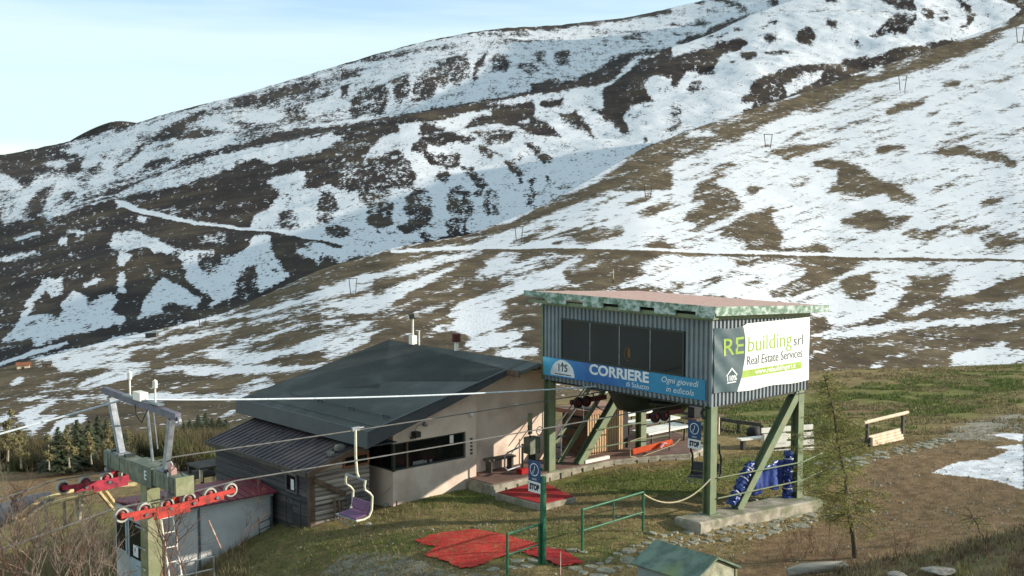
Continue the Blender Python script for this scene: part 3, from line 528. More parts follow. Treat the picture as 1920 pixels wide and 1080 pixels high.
# near ground: a smooth surface through surveyed spot heights (thin plate spline)
SP = [(*W(X, Y)[:2], z) for X, Y, z in [(0,0,-.12),(4.1,0,-.42),(-1.0,-.6,-.34),(4.4,-.8,-.66),(1.5,-.8,-.46),(-1.3,.2,-.2),(2,.9,-.2),(-2.4,6,-.22),(-2,7.2,-.24),(-5.1,7.3,-.28),(-5.65,7.8,-.5),(-7.54,7.8,-.52),(-7.6,9.4,-.85),(-11.5,9.5,-2.1),(-11.5,11.5,-2.3),(-7.6,13,-1.3),(-9,6,-1.0),
      (-8,3,-.5),(-11,5,-1.6),(-14.3,3.1,-2.3),(-5.8,.4,-.2),(-4.4,.5,-.2),(-2.2,.2,-.12),(-3,4,-.17),(0,3,-.05),(3,3,-.1),(6,4,-.15),(8,3,-.3),(10,3,-.35),(12.5,2.7,-.4),(14.4,2.4,-.42),(-6,-4,-.2),(-9,-2,-.2),(-2,-4,-.1),(2,-4,-.2),(6,-4,-.3),(10,-3,-.3),(15,-2,-.2),(14,-7,.1),
      (8,8,-.2),(14,8,-.7),(3,9,-.2),(2,14,-.8),(-3,15,-1.2),(-10,16,-2.6)]]
SP += [(-20,55,-5.2),(-10,55,-4.2),(0,50,-1.9),(14,55,-1.6),(26,58,-1.2),(12,72,-3.0),(32,75,-2.3),(20,75,-2.7),(0,75,-5.0),(-25,80,-8.5),(-10,80,-8),(0,95,-9),(30,98,-7),(60,100,-6),(45,70,-1),(60,60,0),(-14,40,-3.6),(-13,28,-2.6),(-13,22,-2.2),(-20,30,-3.2),(-30,45,-5),(-35,70,-7.5),(0,18,.4),(-6,16,-.2),(8,17,.6),(14,24,.6),(22,30,.8),(30,40,.4),(22,45,-.4),(0,10,2.6),(-10,10,1),(12,8,3.5),(-70,100,-14),(80,100,-6)]
SPa = np.array(SP)
def tps(d2): return d2 * np.log(d2 + 1e-9)
n_ = len(SPa); D2 = ((SPa[:, None, :2] - SPa[None, :, :2]) ** 2).sum(-1)
A_ = np.zeros((n_ + 3, n_ + 3)); A_[:n_, :n_] = tps(D2) + np.eye(n_) * 1.2; A_[:n_, n_:] = np.c_[np.ones(n_), SPa[:, :2]]; A_[n_:, :n_] = A_[:n_, n_:].T
TW = np.linalg.solve(A_, np.r_[SPa[:, 2], 0, 0, 0])
def gz(x, y):
    x = np.asarray(x, float); y = np.asarray(y, float); z = TW[n_] + TW[n_ + 1] * x + TW[n_ + 2] * y
    for i in range(n_): z = z + TW[i] * tps((x - SPa[i, 0]) ** 2 + (y - SPa[i, 1]) ** 2)
    return z
def ground(x, y): return float(gz(x, y))
def on_ground(px, py, it=10):                               # where the sight line meets the ground
    z = -.3
    for _ in range(it): p = at_z(px, py, z); z = .5 * z + .5 * ground(p.x, p.y)
    return Vector((p.x, p.y, ground(p.x, p.y)))
def wg(X, Y, dz=0): v = W(X, Y); v.z = ground(v.x, v.y) + dz; return v
gpx = np.concatenate([np.linspace(-700, -40, 60, endpoint=False), np.linspace(-40, 1960, 620), np.linspace(1960, 2620, 60)[1:]])
gY = np.concatenate([np.linspace(9, 22, 30, endpoint=False), 22 * (84 / 22) ** np.linspace(0, 1, 330), np.linspace(84, 100, 12)[1:]])
GX = (gpx[None, :] - 960) / F * gY[:, None]; GY = np.broadcast_to(gY[:, None], GX.shape)
GZ = gz(GX, GY); GZ = GZ + .10 * fbm(GX / 2.2, GY / 2.2, 4, 77) * np.clip((GY - 20) / 10, .3, 1.6) + .03 * fbm(GX / .35, GY / .35, 2, 79)
GZ = GZ - np.clip((GY - 84) / 16, 0, 1) ** 1.5 * 14
PXg, PYg = project(GX, GY, GZ)
Z1 = (0, 0, 1)
def gmask(polys, blur=4): return raster([(v, [(p[i], p[i + 1]) for i in range(0, len(p), 2)]) for v, p in polys], blur=blur)
GRN = gmask([(.45, (560,880,1920,880,1920,1100,400,1100)), (.2, (500,1000,1920,900,1920,1100,400,1100)), (.9, (735,950,800,925,900,905,935,915,1010,935,930,950,860,955,760,962)), (1., (1030,905,1290,870,1330,868,1330,930,1200,930,1080,915)), (.9, (1340,860,1500,845,1640,850,1560,900,1500,905,1340,905)),
    (.68, (1300,690,1520,735,1920,685,1920,770,1800,790,1640,815,1560,840,1250,800)), (.35, (1560,760,1700,740,1760,760,1640,800,1560,810)), (.72, (1560,735,1750,720,1920,700,1920,725,1740,755,1600,765)), (.35, (650,940,1330,945,1330,975,640,985)), (.62, (640,1000,1100,985,1190,1010,1190,1050,1080,1060,700,1040)), (.5, (400,1000,640,1000,780,1060,760,1080,400,1080)),
    (.75, (1520,860,1600,880,1650,930,1560,960,1530,930)), (.55, (0,780,460,790,460,860,200,900,0,900)), (.5, (0,900,230,900,230,1100,0,1100)), (.45, (1080,1000,1300,985,1290,1010,1200,1040))], 40)
DIRT = gmask([(1., (1540,900,1660,850,1780,830,1920,800,1920,1100,1340,1100,1420,1010,1560,965)), (.6, (1010,925,1330,930,1330,965,1000,965)), (.8, (0,860,240,870,240,940,0,960)), (.5, (330,800,460,810,420,840,330,830)), (.8, (1550,755,1700,742,1740,758,1600,790,1550,800)), (.6, (1700,735,1920,715,1920,722,1720,745)), (.7, (1640,712,1860,698,1920,705,1700,722)), (.8, (1700,790,1920,735,1920,745,1740,800)), (.7, (1740,800,1920,770,1920,850,1760,830)), (.0, (1600,740,1920,690,1920,760,1700,800))], 40)
GSN = gmask([(1., (1745,885,1800,865,1850,862,1890,845,1920,845,1920,918,1880,905,1820,895)), (1., (1840,815,1920,812,1920,828,1880,820)), (.8, (1850,840,1920,830,1920,845))], 2)
GRV = gmask([(1., (1780,800,1920,770,1920,815,1830,830,1760,830)), (.7, (640,1030,760,1035,800,1062,1000,1075,1080,1080,600,1090)), (.8, (1870,800,1920,770,1920,790))], 20)
wx = 70 * fbm(GX / 1.6, GY / 1.6, 4, 5); wy = 26 * fbm(GX / 1.5 + 9, GY / 1.5, 4, 6)
PXw = PXg + wx; PYw = PYg + wy
def ground_mat():
    m = bpy.data.materials.new('spring_alpine_turf'); m.use_nodes = True; t = m.node_tree; p = t.nodes['Principled BSDF']; L = t.links.new
    p.inputs['Roughness'].default_value = .95; p.inputs['Specular IOR Level'].default_value = .1
    tc = N(t, 'ShaderNodeTexCoord')
    def noise(sc, d=6, r=.65):
        n = N(t, 'ShaderNodeTexNoise'); n.inputs['Scale'].default_value = sc; n.inputs['Detail'].default_value = d; n.inputs['Roughness'].default_value = r; L(tc.outputs['Object'], n.inputs[0]); return n
    def ramp(src, a, b, ca, cb):
        r = N(t, 'ShaderNodeValToRGB'); r.color_ramp.elements[0].position = a; r.color_ramp.elements[1].position = b; r.color_ramp.elements[0].color = ca; r.color_ramp.elements[1].color = cb; L(src, r.inputs[0]); return r.outputs[0]
    def att(nm, n, k, lo=.4, hi=.6):
        a = N(t, 'ShaderNodeAttribute', attribute_name=nm); q = N(t, 'ShaderNodeMath', operation='MULTIPLY_ADD'); q.inputs[1].default_value = k; q.inputs[2].default_value = -k / 2; L(n.outputs[0], q.inputs[0])
        s = N(t, 'ShaderNodeMath', operation='ADD'); L(a.outputs['Fac'], s.inputs[0]); L(q.outputs[0], s.inputs[1])
        r = N(t, 'ShaderNodeMapRange'); r.inputs[1].default_value = lo; r.inputs[2].default_value = hi; L(s.outputs[0], r.inputs[0]); return r.outputs[0]
    def mix(f, a, b):
        x = N(t, 'ShaderNodeMix', data_type='RGBA'); L(f, x.inputs['Factor']); L(a, x.inputs['A']); L(b, x.inputs['B']); return x.outputs['Result']
    nA = noise(.9); nB = noise(4, 8, .72); nC = noise(16, 8, .8); nD = noise(2.4)
    dry = ramp(nC.outputs[0], .32, .68, rgb(100, 87, 60), rgb(168, 148, 104)); grn = ramp(nC.outputs[0], .3, .7, rgb(76, 90, 40), rgb(126, 138, 68)); soil = ramp(nC.outputs[0], .3, .7, rgb(98, 81, 61), rgb(160, 133, 101)); grv = ramp(nC.outputs[0], .35, .65, rgb(112, 106, 92), rgb(182, 176, 160))
    sn = N(t, 'ShaderNodeRGB'); sn.outputs[0].default_value = (.82, .84, .88, 1)
    c = mix(att('green', nB, 2.4, .3, 1.0), dry, grn); c = mix(att('dirt', nB, 2.0, .35, .85), c, soil); c = mix(att('gravel', nB, 2.6, .5, .75), c, grv); c = mix(att('snow', nB, 2.2, .46, .56), c, sn.outputs[0])
    mo = N(t, 'ShaderNodeMapRange'); mo.inputs[1].default_value = .36; mo.inputs[2].default_value = .64; mo.inputs[3].default_value = .72; mo.inputs[4].default_value = 1.2; L(nD.outputs[0], mo.inputs[0])
    mm = N(t, 'ShaderNodeMix', data_type='RGBA', blend_type='MULTIPLY'); mm.inputs['Factor'].default_value = 1; L(c, mm.inputs['A']); L(mo.outputs[0], mm.inputs['B']); c = mm.outputs['Result']
    L(c, p.inputs['Base Color'])
    b = N(t, 'ShaderNodeBump'); b.inputs['Strength'].default_value = 1; b.inputs['Distance'].default_value = .09; L(nC.outputs[0], b.inputs['Height']); L(b.outputs[0], p.inputs['Normal']); return m
M_ground = ground_mat()
gr_att = {'green': sample(GRN, PXw, PYw), 'dirt': sample(DIRT, PXw, PYw), 'snow': sample(GSN, PXg + wx * .15, PYg + wy * .15), 'gravel': sample(GRV, PXw, PYw)}
grid_mesh('ground', GX, GY, GZ, M_ground, gr_att)
def gsurf(x, y): return ground(x, y) + float(.10 * fbm(np.array([x / 2.2]), np.array([y / 2.2]), 4, 77)[0] * min(1.6, max(.3, (y - 20) / 10)))
# ------------------------------------------------------------------ foreground bank (bottom right)
M_bank = mat('heath_bank', rgb(132, 116, 82), rgb(92, 74, 58), 3, .95, bump=.8, bscale=18, c3=rgb(110, 108, 66), s3=1.1)
def bank():
    px = np.linspace(1320, 2500, 220); t = np.concatenate([np.linspace(0, 1, 60), 1 + np.linspace(0, 1, 40)[1:]]); tt = t[:, None]
    cy = np.interp(px, [1320, 1480, 1560, 1640, 1720, 1800, 1860, 1920, 2100, 2500], [1150, 1090, 1068, 1046, 1040, 1022, 1000, 988, 950, 900])
    PXb = np.broadcast_to(px, (len(t), len(px))); PYb = 1500 + (cy - 1500) * np.minimum(tt, 1); Y = 8 + 7.5 * np.minimum(tt, 1) + 7 * np.maximum(tt - 1, 0)
    a, b = ray(PXb, PYb); X = a * Y; Zb = CZ + b * Y
    zc = Zb[59][None, :]; k = np.clip(tt - 1, 0, 1); Zb = Zb * (1 - k) + (gz(X, Y + 0 * X) - .6) * k * 1.0 - k * (1 - k) * 1.2
    Zb = Zb + .16 * fbm(X / .9, Y / .9, 4, 51) + .05 * fbm(X / .2, Y / .2 + 0 * X, 2, 52)
    grid_mesh('heath_bank', X, Y + 0 * X, Zb, M_bank, {})
    return X, Y + 0 * X, Zb
BX, BY, BZ = bank()

# ------------------------------------------------------------------ stone paths and slabs (setting)
def stone_mesh(k, thick=.07):
    rnd = random.Random(100 + k); n = rnd.choice((6, 7, 8)); m = MB(); pts = []
    for i in range(n):
        a = 2 * math.pi * (i + rnd.uniform(-.28, .28)) / n; r = rnd.uniform(.75, 1.08); pts.append((r * math.cos(a), r * math.sin(a)))
    top = [(x * .9, y * .9, thick / 2 + rnd.uniform(-.012, .012)) for x, y in pts]; mid = [(x, y, thick * .2) for x, y in pts]; bot = [(x, y, -thick) for x, y in pts]
    m.add(top + mid + bot, [tuple(range(n))] + [(i, (i + 1) % n, n + (i + 1) % n, n + i) for i in range(n)] + [(n + i, n + (i + 1) % n, 2 * n + (i + 1) % n, 2 * n + i) for i in range(n)])
    o = m.build('flagstone', M_stone); me = o.data; bpy.data.objects.remove(o); return me
STM = [stone_mesh(k) for k in range(8)]
def stone_path(name, line, width, size, dens, seed):
    rnd = random.Random(seed); pts = [on_ground(*p) for p in line]; root = bpy.data.objects.new(name, None); COL.objects.link(root); root['kind'] = 'structure'; root.location = pts[0]; done = []
    for a, b, w0, w1 in zip(pts[:-1], pts[1:], width[:-1], width[1:]):
        L = (b - a).length; d = (b - a) / L; nrm = Vector((-d.y, d.x, 0))
        for _ in range(int(L * (w0 + w1) / 2 * dens * 6)):
            t = rnd.random(); w = w0 + (w1 - w0) * t; p = a + d * (L * t) + nrm * rnd.uniform(-w / 2, w / 2); r = rnd.uniform(*size)
            if any((p.x - q[0]) ** 2 + (p.y - q[1]) ** 2 < (.83 * (r + q[2])) ** 2 for q in done): continue
            done.append((p.x, p.y, r)); s = bpy.data.objects.new('flagstone', rnd.choice(STM)); COL.objects.link(s); s.parent = root
            s.location = (p.x - root.location.x, p.y - root.location.y, gsurf(p.x, p.y) - .006 - root.location.z); s.scale = (r, r * rnd.uniform(.65, 1), rnd.uniform(.7, 1.2)); s.rotation_euler = (rnd.uniform(-.06, .06), rnd.uniform(-.06, .06), rnd.uniform(0, 6.3))
    return root
stone_path('flagstone_path', [(1080, 1078), (1140, 1066), (1200, 1036), (1265, 1012), (1330, 1004), (1400, 994), (1470, 974), (1560, 946)], [.7, .8, .8, .9, 1.1, 1.3, 1.2, .8], (.07, .33), 14, 3)
stone_path('stepping_stone_path', [(1545, 876), (1620, 862), (1690, 846), (1780, 824)], [.9, .9, .8, .7], (.09, .34), 12, 5)
stone_path('scattered_paving', [(1590, 948), (1650, 962)], [.5, .3], (.12, .26), 7, 8)
stone_path('sunken_paving', [(930, 1072), (985, 1056), (1050, 1034), (1100, 1036)], [.5, .5, .4, .3], (.14, .3), 5, 9)
# terrace and footing
def struct(name, mb, m, bevel=0): o = mb.build(name, m, None, bevel=bevel); o.location = W(0, 0); o.rotation_euler = (0, 0, TH); o['kind'] = 'structure'; return o
TERR = [(-2.45, 6.02), (.3, 6.08), (2.6, 6.0), (4.2, 5.45), (5.2, 4.95), (6.4, 5.3), (7.4, 6.6), (8.6, 11.5), (-1.9, 11.5), (-1.9, 7.25), (-2.45, 7.2)]
struct('terrace', MB().prism(TERR, -.9, .08), M_concrete, .02)
struct('terrace_paving', MB().prism([(-2.37, 6.14), (.3, 6.2), (2.65, 6.12), (4.25, 5.57), (5.25, 5.08), (6.3, 5.42), (7.28, 6.65), (8.45, 11.4), (-1.9, 11.4), (-1.9, 7.25), (-2.37, 7.2)], -.3, .1), M_paver)
for a, b in zip(TERR[:5], TERR[1:6]):                      # rough facing stones of the terrace edge
    n = max(2, int(math.hypot(b[0] - a[0], b[1] - a[1]) / .42))
    for k in range(n):
        t0, t1 = (k + .04) / n, (k + .96) / n; d = (b[0] - a[0], b[1] - a[1]); L = math.hypot(*d); nx, ny = d[1] / L, -d[0] / L; dp = random.uniform(.03, .07)
        q = [(a[0] + d[0] * t0, a[1] + d[1] * t0), (a[0] + d[0] * t1, a[1] + d[1] * t1)]; q += [(q[1][0] + nx * dp, q[1][1] + ny * dp), (q[0][0] + nx * dp, q[0][1] + ny * dp)]
        s = MB().prism([(q[3]), (q[2]), (q[1]), (q[0])], -.7, random.uniform(-.04, .05)).build('facing_stone', M_concrete, bpy.data.objects['terrace'], bevel=.02)
struct('footing_slab', MB().add([(-.95,-.42,-.5),(4.6,-.55,-.8),(4.6,.55,-.8),(-1.0,.5,-.5),(-.9,-.4,.04),(4.55,-.5,-.26),(4.55,.5,-.26),(-.95,.45,.04)], [(0,3,2,1),(4,5,6,7),(0,1,5,4),(1,2,6,5),(2,3,7,6),(3,0,4,7)]), M_concrete, .04)
def podium():
    top = [at_z(x, y, .02) for x, y in ((928, 923), (986, 907), (1024, 905), (1080, 931), (1018, 946))]; t = [Lc(p)[:2] for p in top]
    o = struct('carpeted_step', MB().prism(t[::-1], -.5, .0), M_concrete, .02); cx = sum(p[0] for p in t) / 5; cy = sum(p[1] for p in t) / 5
    c = [(cx + (p[0] - cx) * .93, cy + (p[1] - cy) * .93) for p in t]
    m = MB().prism(c[::-1], .004, .022); k = m.build('red_mat', M_carpet2); k.location = W(0, 0); k.rotation_euler = (0, 0, TH); tag(k, 'bright red mat on the raised concrete step beside the lodge terrace', 'mat', 'red mats')
podium()
def mat_patch(name, label, px, m, lift=.03, group='red mats'):
    P3 = [on_ground(*p) for p in px]; bm = bmesh.new(); f = bm.faces.new([bm.verts.new((p.x, p.y, 0)) for p in P3])
    bmesh.ops.triangulate(bm, faces=[f]); bmesh.ops.subdivide_edges(bm, edges=bm.edges[:], cuts=7, use_grid_fill=True)
    bmesh.ops.triangulate(bm, faces=bm.faces[:])
    for v in bm.verts:
        if v.is_boundary: v.co.x += .03 * math.sin(v.co.y * 31 + v.co.x * 17); v.co.y += .035 * math.sin(v.co.x * 29 - v.co.y * 13)
    for v in bm.verts: v.co.z = gsurf(v.co.x, v.co.y) + lift + .02 * math.sin(v.co.x * 5) * math.sin(v.co.y * 4)
    bm.normal_update()
    for fc in bm.faces:
        if fc.normal.z < 0: fc.normal_flip()
    r = bmesh.ops.extrude_face_region(bm, geom=bm.faces[:]); bmesh.ops.translate(bm, verts=[g for g in r['geom'] if isinstance(g, bmesh.types.BMVert)], vec=(0, 0, .012))
    me = bpy.data.meshes.new(name); bm.to_mesh(me); bm.free(); me.materials.append(m); o = bpy.data.objects.new(name, me); COL.objects.link(o); return tag(o, label, 'mat', group)
zc = lambda pts: [(640 + a / 3.43, 900 + b / 3.43) for a, b in pts]
mat_patch('red_mat', 'large faded red mat spread over the grass by the left railing', zc([(470,405),(560,375),(680,340),(830,325),(1000,345),(1200,395),(1290,432),(1170,470),(1010,508),(850,568),(760,575),(640,525),(530,495),(620,440),(540,425)]), M_carpet)
mat_patch('red_mat', 'narrow red mat strip at the foot of the pole-mounted STOP sign', zc([(1180,478),(1300,436),(1400,455),(1500,500),(1560,545),(1430,562),(1300,522)]), M_carpet2, .04)

# ------------------------------------------------------------------ chairlift station
def hbeam(p, q, s=.24, fl=.03, flange_axis='Y'):            # H section, flanges facing +-Y
    m = MB(); p = Vector(p); q = Vector(q); d = (q - p).normalized(); b = Vector((0, 1, 0)); a = d.cross(b).normalized()
    def piece(off, w, h):
        c = [p + b * off + a * (i * w / 2) + b * (j * h / 2) for i, j in ((-1, -1), (1, -1), (1, 1), (-1, 1))]; e = [x + (q - p) for x in c]
        m.add(c + e, [(0, 1, 2, 3), (7, 6, 5, 4), (0, 4, 5, 1), (1, 5, 6, 2), (2, 6, 7, 3), (3, 7, 4, 0)])
    piece(-s / 2 + fl / 2, s, fl); piece(s / 2 - fl / 2, s, fl); piece(0, fl, s - 2 * fl - .004)
    return m
def corrug(n, L, z0, z1, axis, depth=.035, off=0.0, z1b=None):   # trapezoidal cladding, axis 'Y' = front (X=0), axis 'X' = right (Y=0)
    m = MB(); prof = []
    for i in range(n):
        p = L / n; u = i * p; prof += [(u, 0), (u + p * .42, 0), (u + p * .52, depth), (u + p * .9, depth)]
    prof.append((L, 0)); vs = []
    for u, d in prof:
        zz = z1 if z1b is None else z1 + (z1b - z1) * u / L
        for z in (z0, zz): vs.append((off + d, u, z) if axis == 'Y' else (u, off + d, z))
    return m.add(vs, [(2 * i, 2 * i + 2, 2 * i + 3, 2 * i + 1) for i in range(len(prof) - 1)])
CW, CD, ZB, ZT = 6.55, 4.43, 2.92, 5.38                     # front width, depth, underside, top of cladding
st = local('chairlift_station', 'grey corrugated lift cabin raised on green steel posts with pinkish roof', 'lift station')
corrug(40, CW, ZB, ZT, 'Y', .05).build('front_cladding', M_clad, st); corrug(27, CD, ZB, ZT, 'X', .09, z1b=ZT - .22).build('side_cladding', M_clad, st)
m = MB(); m.box(.04, CD - .02, CW - .05, CW, ZB, ZT - .25); m.box(CD - .06, CD, .05, CW, ZB, ZT - .25); m.build('rear_cladding', M_clad, st)
MB().box(.05, CD - .02, .05, CW - .02, ZB - .06, ZB + .06).build('floor', M_darkm, st)
MB().box(-.02, .06, -.02, .06, ZB, ZT).build('corner_trim', M_clad, st); MB().box(-.02, .06, CW - .04, CW + .03, ZB, ZT).build('corner_trim', M_green, st)
rx0, rx1, ry0, ry1 = -.28, CD + .45, -.32, CW + .48; rz0, rz1 = 5.60, 5.33
rf = MB().slab([(rx0, ry0, rz0), (rx1, ry0, rz1), (rx1, ry1, rz1), (rx0, ry1, rz0)], .05).build('roof', M_pink, st)
n = 30
m = MB()
for i in range(n):
    x = rx0 + (rx1 - rx0) * (i + .5) / n; z = rz0 + (rz1 - rz0) * (i + .5) / n; m.tube([(x, ry0 + .02, z), (x, ry1 - .02, z)], .03, 6)
m.build('sheet_rib', M_pink, rf)
m = MB(); m.box(rx0 - .035, rx0 - .002, ry0 - .03, ry1 + .03, rz0 - .13, rz0 + .045); m.build('front_fascia', M_peel, rf)
m = MB(); m.add([(rx0, ry0 - .035, rz0 - .20), (rx1 + .03, ry0 - .035, rz1 - .16), (rx1 + .03, ry0 - .002, rz1 - .16), (rx0, ry0 - .002, rz0 - .20), (rx0, ry0 - .035, rz0 + .045), (rx1 + .03, ry0 - .035, rz1 + .045), (rx1 + .03, ry0 - .002, rz1 + .045), (rx0, ry0 - .002, rz0 + .045)],
                [(0, 3, 2, 1), (4, 5, 6, 7), (0, 1, 5, 4), (1, 2, 6, 5), (2, 3, 7, 6), (3, 0, 4, 7)]); m.build('side_fascia', M_peel, rf)
for y0, y1 in ((ry0, .3), (1.0, 1.75), (2.3, 3.1), (3.7, 4.5), (5.2, 6.1)): MB().box(rx0 - .05, rx0 - .006, y0, y1, rz0 - .27, rz0 - .10).build('fascia_board', M_peel, rf)
m = MB(); m.box(rx0 + .03, -.025, ry0 + .1, ry1 - .1, ZT - .10, ZT + .0); m.box(-.03, .02, .0, CW, ZT - .16, ZT - .03); m.add([(.0, -.03, ZT - .12), (CD, -.03, ZT - .34), (CD, -.01, ZT - .34), (0, -.01, ZT - .12), (0, -.03, ZT + .02), (CD, -.03, ZT - .2), (CD, -.01, ZT - .2), (0, -.01, ZT + .02)], [(0, 3, 2, 1), (4, 5, 6, 7), (0, 1, 5, 4), (1, 2, 6, 5), (2, 3, 7, 6), (3, 0, 4, 7)]); m.build('eaves_trim', M_green, st)
# window: a real opening look - recessed box behind four panes
wy0, wy1, wz0, wz1 = .99, 5.67, 3.69, 4.82
wf = MB()
wf.box(-.03, .03, wy0 - .05, wy1 + .05, wz1, wz1 + .05); wf.box(-.03, .03, wy0 - .05, wy1 + .05, wz0 - .05, wz0); wf.box(-.03, .03, wy0 - .05, wy0, wz0, wz1); wf.box(-.03, .03, wy1, wy1 + .05, wz0, wz1)
win = wf.build('window_frame', M_frame, st)
for i in range(4):
    a = wy0 + (wy1 - wy0) * i / 4; b = wy0 + (wy1 - wy0) * (i + 1) / 4; MB().box(-.014, -.006, a + .012, b - .012, wz0 + .005, wz1 - .005).build('pane', M_glass, win)
    if i: MB().box(-.022, -.002, a - .012, a + .012, wz0, wz1).build('mullion', M_alu, win)
m = MB(); m.box(-.02, -.016, 2.9, 3.0, 3.95, 4.2); m.tube([(-.02, 2.95 + .17 * math.cos(k * .4), 4.05 + .2 * math.sin(k * .4)) for k in range(-4, 5)], .012, 5); m.build('interior_lever', mat('ochre_lever', rgb(120, 88, 44)), win)
# posts, braces
pn = [('post', (0.12, .12, -.02), (0.12, .12, ZB)), ('post', (4.12, .12, -.36), (4.12, .12, ZB)), ('post', (.12, 6.35, .08), (.12, 6.35, ZB)), ('post', (4.3, 6.35, .08), (4.3, 6.35, ZB))]
for n_a, p, q in pn:
    pp = hbeam(p, q, .26).build('post', M_green, st); MB().box(p[0] - .2, p[0] + .2, p[1] - .2, p[1] + .2, p[2] - .01, p[2] + .025).build('base_plate', M_green, pp)
hbeam((1.3, .12, -.1), (4.0, .12, 2.84), .24).build('brace', M_green, st); hbeam((1.35, 6.35, .08), (3.9, 6.35, 2.86), .24).build('brace', M_green, st)
m = MB(); m.box(3.75, 4.35, -.03, .28, ZB - .09, ZB - .065); m.build('brace_cap', M_darkm, st)
m = MB(); m.tube([(.0, .25, ZB - .06), (.0, .32, ZB - .2), (0.0, .24, ZB - .34)], .05, 8); m.build('cable_conduit', M_darkm, st)
# stairs behind the left posts
for y in (6.75, 7.42): MB().bar((.9, y, .12), (3.6, y, 2.9), .05, .16).build('stair_stringer', M_green, st)
for k in range(10):
    t = (k + .5) / 10; MB().box(.9 + 2.7 * t - .12, .9 + 2.7 * t + .12, 6.79, 7.39, .12 + 2.78 * t - .015, .12 + 2.78 * t + .015).build('stair_tread', M_darkm, st)
for dz in (.62, .98): MB().tube([(.55, 6.75, .12 + dz), (3.0, 6.75, 2.65 + dz * .6)], .018, 6).build('stair_handrail', M_galv, st)
for x in (1.0, 2.0): MB().tube([(x, 6.75, .2 + (x - .9)), (x, 6.75, 1.15 + (x - .9))], .016, 6).build('rail_stanchion', M_galv, st)
# drive wheel and machinery under the cabin
bw = local('drive_bullwheel', 'dark bullwheel and gearbox with dark red guide sheaves under the raised cabin', 'bullwheel', 2.1, 3.3, 2.62)
m = MB(); m.lathe((0, 0, 0), (0, 0, 1), [(1.30, -.10), (1.47, -.10), (1.47, -.03), (1.42, 0), (1.47, .03), (1.47, .10), (1.30, .10), (1.30, -.10)], 48); m.build('rim', M_darkm, bw, True)
for k in range(8): a = k * math.pi / 4; MB().bar((.2 * math.cos(a), .2 * math.sin(a), 0), (1.32 * math.cos(a), 1.32 * math.sin(a), 0), .12, .10).build('spoke', M_darkm, bw)
m = MB(); m.lathe((0, 0, 0), (0, 0, 1), [(0, -.52), (.45, -.52), (.62, -.34), (.95, .1), (.95, .22), (0, .22)], 28); m.build('gearbox', M_darkm, bw, True)
m = MB(); m.lathe((-1.2, .2, 0), (0, 0, 1), [(0, -.36), (.42, -.36), (.58, -.28), (.86, .24), (0, .24)], 24); m.build('drum_housing', M_darkm, bw, True)
def sheave(m, c, axis, r, w, red=1, liner=0, hub=None):
    c = Vector(c); ax = Vector(axis); m.cur = liner; m.lathe(c, ax, [(r * .74, -w / 2), (r * .97, -w / 2), (r, -w / 3), (r * .93, 0), (r, w / 3), (r * .97, w / 2), (r * .74, w / 2), (r * .74, -w / 2)], 26)
    m.cur = red; m.lathe(c, ax, [(0, -w * .3), (r * .3, -w * .3), (r * .34, -w * .2), (r * .76, -w * .14), (r * .76, w * .14), (r * .34, w * .2), (r * .3, w * .3), (0, w * .3)], 20)
    m.cur = hub if hub is not None else red
    m.lathe(c, ax, [(0, -w * .75), (r * .34, -w * .75), (r * .34, -w * .3)], 12); m.lathe(c, ax, [(0, -w * .6), (r * .16, -w * .6), (r * .16, w * .6), (0, w * .6)], 10); m.cur = 0
for x, y in ((-2.28, -1.5), (-1.9, -1.5), (-2.3, 1.5), (-1.95, 1.5)):
    m = MB(); sheave(m, (x + .0, y, -.18), (0, 1, 0), .17, .09); m.build('guide_sheave', [M_black, M_dred], bw, True)
for y in (-1.5, 1.5): MB().box(-2.5, -1.0, y + .07, y + .15, -.24, -.10).build('sheave_bracket', M_dred, bw)
m = MB(); m.tube([(-2.2, 1.0, .15), (-2.15, .85, -.25), (-2.1, .55, -.35), (-2.1, .35, .1)], .022, 6); m.build('hanging_hose', M_black, bw, True)

# ------------------------------------------------------------------ banners
def grad_mat():
    m = bpy.data.materials.new('blue_banner_print'); m.use_nodes = True; t = m.node_tree; p = t.nodes['Principled BSDF']; p.inputs['Roughness'].default_value = .4
    tc = N(t, 'ShaderNodeTexCoord'); s = N(t, 'ShaderNodeSeparateXYZ'); t.links.new(tc.outputs['Generated'], s.inputs[0]); r = N(t, 'ShaderNodeValToRGB'); e = r.color_ramp
    e.elements[0].position = 0; e.elements[0].color = rgb(24, 122, 160); e.elements[1].position = 1; e.elements[1].color = rgb(96, 190, 222)
    for q, c in ((.3, rgb(28, 128, 172)), (.55, rgb(34, 96, 160)), (.7, rgb(36, 96, 158)), (.86, rgb(48, 130, 190))): k = e.elements.new(q); k.color = c
    t.links.new(s.outputs['Y'], r.inputs[0]); t.links.new(r.outputs[0], p.inputs['Base Color']); return m
b1 = local('advertising_banner', 'long blue CORRIERE banner under the dark cabin windows', 'banner', 0, 0, 0, 'banners on the lift cabin')
m = MB(); ny = 26; vs = []; 
for i in range(ny + 1):
    y = .17 + 6.31 * i / ny
    for z in (3.075, 3.35, 3.63): vs.append((-.036 - .006 * math.sin(i * 2.1 + z * 4), y, z))
m.add(vs, [(i * 3 + j, i * 3 + 3 + j, i * 3 + 4 + j, i * 3 + 1 + j) for i in range(ny) for j in range(2)]); bb = m.build('sheet', grad_mat(), b1); so = bb.modifiers.new('solid', 'SOLIDIFY'); so.thickness = .006; so.offset = -1
XL = (0, -1, 0); ZU = (0, 0, 1)
text('lettering', 'CORRIERE', .41, (-.046, 4.5, 3.45), XL, ZU, M_wprint, b1, bold=.014, fit=2.33)
text('lettering', 'di Saluzzo', .20, (-.046, 3.04, 3.19), XL, ZU, M_wprint, b1, fit=.87)
